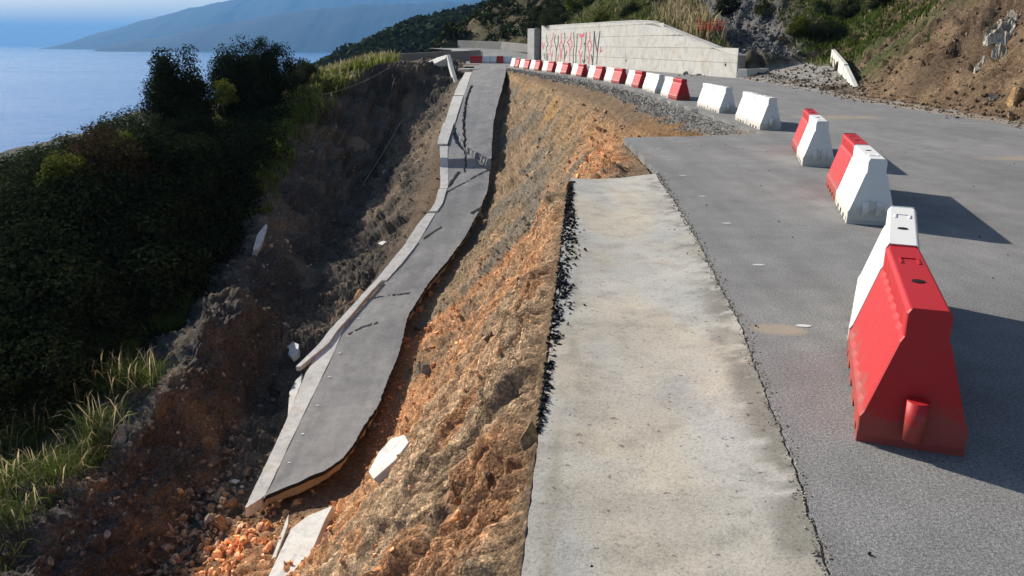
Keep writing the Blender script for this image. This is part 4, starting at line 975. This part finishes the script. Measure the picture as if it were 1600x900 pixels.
proto('shrub', 7, 6500, 1.2, .9, .11, M_LEAF2, clumps=26, h=2, r0=.06)
def tree(key, x, y, z, s, label, cat='tree', name='tree', group=None, sz=1.0):
    t = thing(name, label, cat, (x, y, z), rng.uniform(0, 6.28), group); t.scale = (s, s, s*sz)
    link('crown', TP[key][0], t); link('trunk', TP[key][1], t); return t
def plant_at(key, px, top_row, Y, s, label, cat='tree', name='tree', group=None, h=None, sz=1.0):
    p = on_y(px, top_row, Y); hh = TH[key]*s*sz
    return tree(key, p.x, Y, p.z-hh, s, label, cat, name, group, sz)
plant_at('oak', 268, 72, 47, .84, 'tall dark evergreen tree standing against the sea, left of the pair', 'tree', 'evergreen_tree', sz=1.25)
plant_at('oak2', 362, 56, 53, .82, 'dark evergreen tree right of the tallest one, left half of its twin crown', 'tree', 'evergreen_tree', sz=1.3)
plant_at('oak', 412, 58, 55, .70, 'dark evergreen tree nearest the grassy ridge, right half of the twin crown', 'tree', 'evergreen_tree', sz=1.3)
plant_at('fresh', 345, 125, 48, .65, 'yellowish shrub between the two big evergreen trees', 'shrub', 'shrub')
plant_at('oak2', 300, 160, 44, .8, 'dark evergreen below the gap between the two big trees', 'tree', 'evergreen_tree')
plant_at('fresh', 108, 238, 33, .9, 'bright green shrub catching the sun on the left thicket edge', 'shrub', 'shrub')
plant_at('fresh', 190, 205, 38, .7, 'small yellow-green shrub beneath the tallest evergreen', 'shrub', 'shrub')
plant_at('russet', 140, 195, 35, 1.2, 'reddish brown shrub at the thicket crest left of the big tree', 'shrub', 'shrub')
plant_at('olive', 192, 170, 43, 1.1, 'grey-green bush between reddish shrub and the tallest tree', 'shrub', 'shrub')
plant_at('olive', 155, 185, 45, 1.1, 'grey-green bush on the sea side behind the reddish shrub', 'shrub', 'shrub')
plant_at('olive', 70, 225, 36, 1.2, 'grey-green bush left of the bright green shrub', 'shrub', 'shrub')
plant_at('olive', 15, 265, 34, 1.2, 'grey-green bush at the left border of the picture', 'shrub', 'shrub')
for px, row, Y, lab in ((20, 252, 50, 'grey-green bush low on the sea side at the left border'), (62, 236, 52, 'grey-green bush on the sea side above the left border'), (100, 214, 54, 'grey-green bush on the sea side left of the reddish shrub')):
    plant_at('olive', px, row, Y, 1.5, lab, 'shrub', 'shrub')
plant_at('shrub', 462, 92, 57, 1.0, 'small olive shrub right of the twin evergreen by the sea', 'shrub', 'shrub')
plant_at('shrub', 482, 96, 60, .8, 'small pale shrub on the skyline of the grassy ridge', 'shrub', 'shrub')
for k, (px, row, Y, s, key) in enumerate([(40,300,31,1.3,'bush'),(110,285,32,1.3,'bush'),(180,250,35,1.4,'bush'),(240,215,38,1.5,'bush'),(300,220,41,1.5,'bush'),(350,205,46,1.4,'bush'),(395,170,51,1.3,'bush'),
        (10,350,28,1.3,'bush'),(80,345,29,1.2,'olive'),(150,330,31,1.4,'bush'),(215,310,34,1.4,'bush'),(275,300,37,1.4,'bush'),(330,275,40,1.3,'bush'),(60,410,26,1.2,'bush'),(130,400,28,1.3,'bush'),(200,385,30,1.3,'bush'),(260,370,33,1.2,'bush'),
        (310,350,36,1.1,'bush'),(345,325,39,1.0,'bush'),(10,455,24,1.2,'bush'),(95,470,25,1.1,'bush'),(165,455,27,1.1,'bush'),(225,440,30,1.0,'bush'),(285,415,33,1.0,'bush'),(30,540,22,1.0,'bush'),(110,535,23.5,.8,'bush'),(175,505,26,.7,'bush'),(225,490,28,.7,'bush'),(290,445,31,.6,'bush')]):
    plant_at(key, px+rng.uniform(-12, 12), row+rng.uniform(-14, 16), Y, s*rng.uniform(.8, 1.15), 'dark evergreen bush in the shaded thicket on the left slope', 'shrub', 'thicket_bush', 'dark bushes of the shaded thicket')
for k, (px, row, lab) in enumerate([(1140, 12, 'green shrub above the grey scree, left of the gully'), (1245, 45, 'bright green shrub right of the scree'), (1285, 55, 'green shrub above the dark boulder'), (1195, 15, 'green shrub at the top of the gully'),
        (1330, 20, 'green shrub high on the cutting'), (935, 38, 'yellow-green shrub above the graffiti wall'), (870, 40, 'dark shrub above the left end of the graffiti wall'), (985, 20, 'low shrub on the slope above the wall middle'),
        (1120, 88, 'low green shrub by the sloping wall end'), (900, 12, 'dark shrub high above the graffiti'), (1050, 10, 'grey shrub on the slope near the dry reeds'), (850, 20, 'shrub on the skyline above the pier'), (1380, 5, 'small green shrub at the top border right of the gully')]):
    c = hit_hill(px, row+8); tree('fresh' if k in (0, 1, 3, 5, 8) and False else ['shrub', 'fresh', 'olive', 'shrub'][k % 4], c.x, c.y, c.z-.3, [.7, .6, .45, .6][k % 4]*(c.y/50), lab, 'shrub', 'shrub')

# ------------------------------------------------------------------ grasses
def blades(name, label, pos, length, width, m, lean=.35, head=0, seed=0):
    r_ = np.random.default_rng(seed); n = len(pos); L = length*r_.uniform(.55, 1.25, n); a = r_.uniform(0, 2*math.pi, n); w = width*r_.uniform(.6, 1.3, n)
    dr = np.stack([np.cos(a), np.sin(a), np.zeros(n)], 1); ln = lean*r_.uniform(.2, 1.6, n); sd_ = np.stack([-np.sin(a+r_.normal(0, .8, n)), np.cos(a), np.zeros(n)], 1)
    p0 = pos; p1 = pos+dr*(ln*L*.25)[:, None]+np.array([0, 0, 1])*(L*.55)[:, None]; p2 = pos+dr*(ln*L)[:, None]+np.array([0, 0, 1])*(L*np.clip(1-ln*.45, .3, 1))[:, None]
    w1 = w[:, None]*(head if head else .8)
    if head: p1 = p1+(p2-p1)*.55
    V = np.stack([p0-sd_*w[:, None]*(.5 if head else 1), p0+sd_*w[:, None]*(.5 if head else 1), p1+sd_*w1, p1-sd_*w1, p2+sd_*w[:, None]*.1, p2-sd_*w[:, None]*.1], 1)
    b = np.arange(n)[:, None]*6; F = np.concatenate([b+np.array([0, 1, 2, 3]), b+np.array([3, 2, 4, 5])], 0)
    o = mesh_np(name, V.reshape(-1, 3), F, m); tag(o, label, 'grass', kind='stuff'); return o
def grow(n, ufn, seed):
    r_ = np.random.default_rng(seed); w = ufn(Uff, Yff, Pf)*cell; w = w/w.sum(); i = r_.choice(len(w), n, p=w); return Pf[i]+r_.normal(0, .05, (n, 3))*np.array([1, 1, 0])
nn = fbm(B*.5+60, 3).ravel()
f1 = lambda U, Y, p: ((Y > 13) & (Y < 23) & (U > 5.95) & (U < 6.9))*smooth(-.6, .0, nn)
blades('tall_grass', 'tall green grass with pale seed heads at the lower left', grow(17000, f1, 1), .85, .010, M_GRASS, .95, seed=1)
blades('dry_grass', 'pale dry grass stalks among the green grass at the lower left', grow(3000, f1, 2), 1.1, .006, M_STRAW, .7, head=2.2, seed=2)
f2 = lambda U, Y, p: ((Y > 39) & (Y < 72) & (U > 5.7) & (U < 6.8))*smooth(-.6, .0, nn)*smooth(5.75, 6.0, U)
blades('ridge_grass', 'bright green grass covering the ridge above the scarp', grow(40000, f2, 3), 1.0, .034, M_GRASSB, .6, seed=3)
blades('ridge_dry_grass', 'straw coloured grass on the skyline of the ridge', grow(5000, lambda U, Y, p: f2(U, Y, p)*(Y > 52), 4), 1.25, .016, M_STRAW, .45, head=1.8, seed=4)
f3 = lambda U, Y, p: ((Y > 22) & (Y < 29) & (U > 6.05) & (U < 6.5))*smooth(.0, .3, nn)
blades('tuft_grass', 'green grass tufts behind the grey mound', grow(3500, f3, 5), .75, .014, M_GRASS, .5, seed=5)
f4 = lambda U, Y, p: ((Y > 16) & (Y < 42) & (U > 6.2) & (U < 7.4))*1.0
blades('thicket_grass', 'dark rough grass under the shaded thicket', grow(9000, f4, 6), .8, .02, M_GRASS, .5, seed=6)
def grow_hill(n, cx, cy, rx_h, ry_h, seed, cond=None):
    r_ = np.random.default_rng(seed); out = []
    while len(out) < n:
        x, y = cx+r_.normal(0, rx_h), cy+r_.normal(0, ry_h); z = hill_z(x, y)
        if z > .5 and abs(x-(13.4+(y-42)*.12)) > 1.7: out.append((x, y, z))
    return np.array(out)
blades('reed_grass', 'tall straw reeds on the slope above the wall', grow_hill(1100, 10.6, 52, .6, 3.0, 7), 1.3, .018, M_STRAW, .3, head=2.2, seed=7)
blades('bank_grass', 'green and yellow grass on the bank above the graffiti wall', grow_hill(12000, 8.6, 62, 3.0, 9, 8), .6, .035, M_GRASS, .45, seed=8)
blades('hill_grass', 'green grass on the hillside right of the gully', np.concatenate([grow_hill(6000, 18.5, 47, 1.6, 4, 9), grow_hill(2500, 18.5, 40, 1.2, 2.5, 10)]), .32, .03, M_GRASS, .6, seed=9)
blades('bank_dry_grass', 'dry brown grass on the bank behind the wall', grow_hill(8000, 8.6, 64, 4, 11, 12), .55, .035, M_STRAW, .5, seed=12)

# red plastic mesh caught on the bank
nr = thing('red_netting', 'scrap of orange-red plastic safety netting caught on the bank above the wall', 'netting', hit_hill(1110, 62)); NW = []
for k in range(9): NW.append(tube([Vector((-.75+k*.19, 0, .1+.1*math.sin(k))), Vector((-.72+k*.19, -.1, .65+.12*math.cos(k*1.3)))], .02, 4))
for k in range(4): NW.append(tube([Vector((-.75, -.02*k, .15+k*.14)), Vector((0, -.1, .22+k*.12)), Vector((.78, -.02, .18+k*.15))], .025, 4))
M_NET, _nt, _b = mat('orange_net', .6); _b.inputs['Base Color'].default_value = (.75, .09, .03, 1); mesh_py('mesh', *merge(NW), M_NET, nr); nr.location = nr.location+Vector((-.25, -1.0, .35))

# ------------------------------------------------------------------ headland, mountains, sea
hx = np.linspace(-330, 200, 210); hy = np.geomspace(100, 800, 150); HX, HY = np.meshgrid(hx, hy)
ang = HX/HY
crest_row = np.interp(800+ang*FPX*.96, [380, 430, 470, 500, 560, 600, 632, 660, 690, 740, 780, 820, 900, 1100], [200, 150, 118, 103, 80, 70, 58, 47, 46, 34, 26, 8, -40, -80])
crest_z = EYE+(68-crest_row)/FPX*1.09*420
prof = smooth(110, 430, HY)*(1-.5*smooth(450, 800, HY)); q = np.stack([HX*.012, HY*.012, HX*0], -1)
HZ = -14+(crest_z+14)*prof+fbm(q, 4)*5*smooth(120, 220, HY)-np.clip(-HX-70, 0, 400)*.22*(1-smooth(200, 420, HY)*.6)
HZ = np.maximum(HZ, -82)
hc = np.broadcast_to(np.array([.04, .048, .024]), HX.shape+(3,)).copy(); hc = lerp(hc, (.10, .085, .05), smooth(.1, .5, fbm(q*4, 4)))
tag(mesh_np('headland', np.stack([HX, HY, HZ], -1), grid_faces(*HX.shape), M_SOIL, col=hc.reshape(-1, 3), smooth_=True), kind='structure')
def leaf_cloud(name, label, pos, rad, per, leaf, m, seed):
    """scrub too far off to count: every shrub is a clump of leaf sprays"""
    r_ = np.random.default_rng(seed); n = len(pos)*per; k = np.repeat(np.arange(len(pos)), per); q = r_.normal(size=(n, 3)); q /= np.linalg.norm(q, axis=1)[:, None]
    q[:, 2] = np.abs(q[:, 2])*1.1-.15; p = pos[k]+q*(rad[k]*r_.uniform(.55, 1.05, n))[:, None]
    nr_ = q+r_.normal(0, .5, (n, 3)); nr_ /= np.linalg.norm(nr_, axis=1)[:, None]; t = np.cross(nr_, r_.normal(size=(n, 3))); t /= np.linalg.norm(t, axis=1)[:, None]; b_ = np.cross(nr_, t)
    sz_ = (leaf*rad[k]*r_.uniform(.6, 1.3, n))[:, None]
    V = np.stack([p-t*sz_, p+b_*sz_*.7, p+t*sz_, p-b_*sz_*.7], 1).reshape(-1, 3)
    return tag(mesh_np(name, V, np.arange(4*n).reshape(n, 4), m), label, 'woodland', kind='stuff')
M_WOOD = leafmat('scrub_leaf', (0.022, 0.030, 0.014), (0.06, 0.068, 0.032), .1)
n = 40000; ii = RNG.integers(0, len(hy)-1, n); jj = RNG.integers(0, len(hx)-1, n); ag = HX[ii, jj]/HY[ii, jj]
ok = (HZ[ii, jj] > -62) & (ag < .06) & (ag > -.30) & (HY[ii, jj] < 520); ii, jj = ii[ok][:7000], jj[ok][:7000]; n = len(ii)
pos = np.stack([HX[ii, jj]+RNG.uniform(-1.5, 1.5, n), HY[ii, jj]+RNG.uniform(-3, 3, n), HZ[ii, jj]], -1)
leaf_cloud('headland_wood', 'dark evergreen scrub covering the far headland', pos, RNG.uniform(1.3, 3.0, n)*np.clip(pos[:, 1]/230, .6, 1.5), 18, .36, M_WOOD, 3)
pp = []
while len(pp) < 1100:
    x, y = RNG.uniform(-12, 12), RNG.uniform(84, 185); z = hill_z(x, y)
    if z > -8 and dist_line(np.array([x]), np.array([y]), L2, [(-81, 500), (300, 501), (300, 43)])[0] > 1.2: pp.append((x, y, z))
pp = np.array(pp); leaf_cloud('hillside_scrub', 'dark scrub on the hillside behind the far bend', pp, RNG.uniform(.5, 1.5, len(pp)), 36, .24, M_WOOD, 4)
def head_z(x, y): return float(HZ[np.argmin(abs(hy-y)), np.argmin(abs(hx-x))])
pts = [(752, 27, 400), (760, 33, 372), (768, 39, 345), (776, 42, 322), (786, 43, 300)]; V, F = [], []
for i, (px, py, Y) in enumerate(pts):
    p = on_y(px, py, Y); z = max(p.z, head_z(p.x, Y)+2.6); V += [(p.x-2.6, Y, z), (p.x+2.6, Y, z), (p.x-3, Y-4, z-2.5), (p.x+3, Y-4, z-2.5)]
    if i: b = 4*i; F += [(b-4, b-3, b+1, b), (b-4, b, b+2, b-2), (b-3, b-1, b+3, b+1)]
tag(mesh_py('headland_road', V, F, M_WHITE), kind='structure')
for px, py, Y, lab in ((757, 17, 420, 'tiny pale house on the crest of the far headland'), (737, 28.5, 410, 'tiny pale house left of the far winding road')):
    p = on_y(px, py, Y); h = thing('far_house', lab, 'house', (p.x, Y, p.z-1.6)); mesh_py('walls', *box((-3.2, -2.5, -2), (3.2, 2.5, 2.3)), M_WHITE, h)
    mesh_py('roof', [(-3.5, -2.8, 2.3), (3.5, -2.8, 2.3), (3.5, 2.8, 2.3), (-3.5, 2.8, 2.3), (-3.5, 0, 3.5), (3.5, 0, 3.5)], [(0, 1, 5, 4), (2, 3, 4, 5), (1, 2, 5), (3, 0, 4), (0, 3, 2, 1)], M_LEAFR if False else M_GREYC, h)
    for s in (-1.5, 1.5): mesh_py('window', *box((s-.5, -2.56, -.2), (s+.5, -2.502, 1.1)), M_BLACK, h)
def mountain(name, dist, skyline, depth, seed):
    px = np.linspace(skyline[0][0], skyline[-1][0], 240); row = np.interp(px, [s[0] for s in skyline], [s[1] for s in skyline])
    xr, yr, dr = ray_np(px, row); x = xr/yr*dist; hz = 71+np.maximum(EYE+dr/yr*dist, 0); hz += fbm(np.stack([px*.02, px*0+seed, px*0], -1), 5)*(hz-71)*.06
    yo = np.linspace(-1, 1, 60); X = np.broadcast_to(x, (60, 240)); Yg = dist+yo[:, None]*depth*(.35+.65*(hz/hz.max()))[None, :]
    Q = np.stack([X*.0012, Yg*.0012, X*0+seed], -1); rid = fbm(Q, 5, .55, True)
    Z = -71+hz[None, :]*np.clip(1-np.abs(yo[:, None])**1.25, 0, 1)*(1+.04*rid*np.abs(yo[:, None])*2)
    cc = lerp(np.broadcast_to(np.array([.012, .018, .018]), X.shape+(3,)).copy(), (.02, .025, .022), smooth(.2, .8, rid))
    tag(mesh_np(name, np.stack([X, Yg, Z], -1), grid_faces(60, 240), M_SOIL, col=cc.reshape(-1, 3), smooth_=True), kind='structure')
mountain('mountain', 12500, [(118, 68), (135, 62), (165, 48), (200, 40), (255, 24), (300, 12), (345, 3), (420, -8), (520, -14), (700, -16), (900, -14), (1100, -10)], 2600, 1.0)
mountain('mountain_spur', 8500, [(192, 68), (215, 63), (262, 57), (330, 40), (420, 25), (500, 12), (600, 6), (700, 3), (800, -6), (1000, -12)], 1500, 5.0)
M_SEA, nt, b = mat('sea_water', .12, .32); b.inputs['Base Color'].default_value = (.012, .11, .32, 1); b.inputs['IOR'].default_value = 1.33
tc = N(nt, 'ShaderNodeTexCoord'); mp = N(nt, 'ShaderNodeMapping'); mp.inputs['Scale'].default_value = (1, 1.7, 1); nt.links.new(tc.outputs['Object'], mp.inputs[0])
s1 = noise_node(nt, .05, 8, .65, mp.outputs[0]); s2 = noise_node(nt, .0022, 4, .6, mp.outputs[0])
s3 = noise_node(nt, .009, 6, .6, mp.outputs[0]); pv = bump(nt, b, s1.outputs[0], 1.6, .8); bump(nt, b, s3.outputs[0], 7.0, .8, pv)
nt.links.new(ramp(nt, s2.outputs[0], [(.35, g3(.10)), (.7, g3(.22))]).outputs[0], b.inputs['Roughness'])
tag(mesh_py('sea', [(-42000, -3000, -70), (42000, -3000, -70), (42000, 46000, -70), (-42000, 46000, -70)], [(0, 1, 2, 3)], M_SEA), kind='structure')
# ground under everything near, so no gap shows beneath the coast
tag(mesh_py('coast', [(-330, 60, -60), (-60, 60, -25.5), (-60, 130, -27), (-330, 130, -72), (-60, -20, -27), (-330, -20, -72)], [(0, 1, 2, 3), (4, 1, 0, 5)], M_SOIL), kind='structure')

# ------------------------------------------------------------------ air
hz_m = bpy.data.materials.new('air'); hz_m.use_nodes = True; nt = hz_m.node_tree; nt.nodes.clear()
out = nt.nodes.new('ShaderNodeOutputMaterial'); pv = nt.nodes.new('ShaderNodeVolumePrincipled'); nt.links.new(pv.outputs[0], out.inputs['Volume'])
pv.inputs['Color'].default_value = (.19, .51, 1.0, 1); pv.inputs['Density'].default_value = 7.5e-5; pv.inputs['Anisotropy'].default_value = .0
V, F = box((-43000, -3500, -75), (43000, 47000, 950)); tag(mesh_py('haze', V, F, hz_m), 'thin blue sea haze', 'haze', kind='stuff')
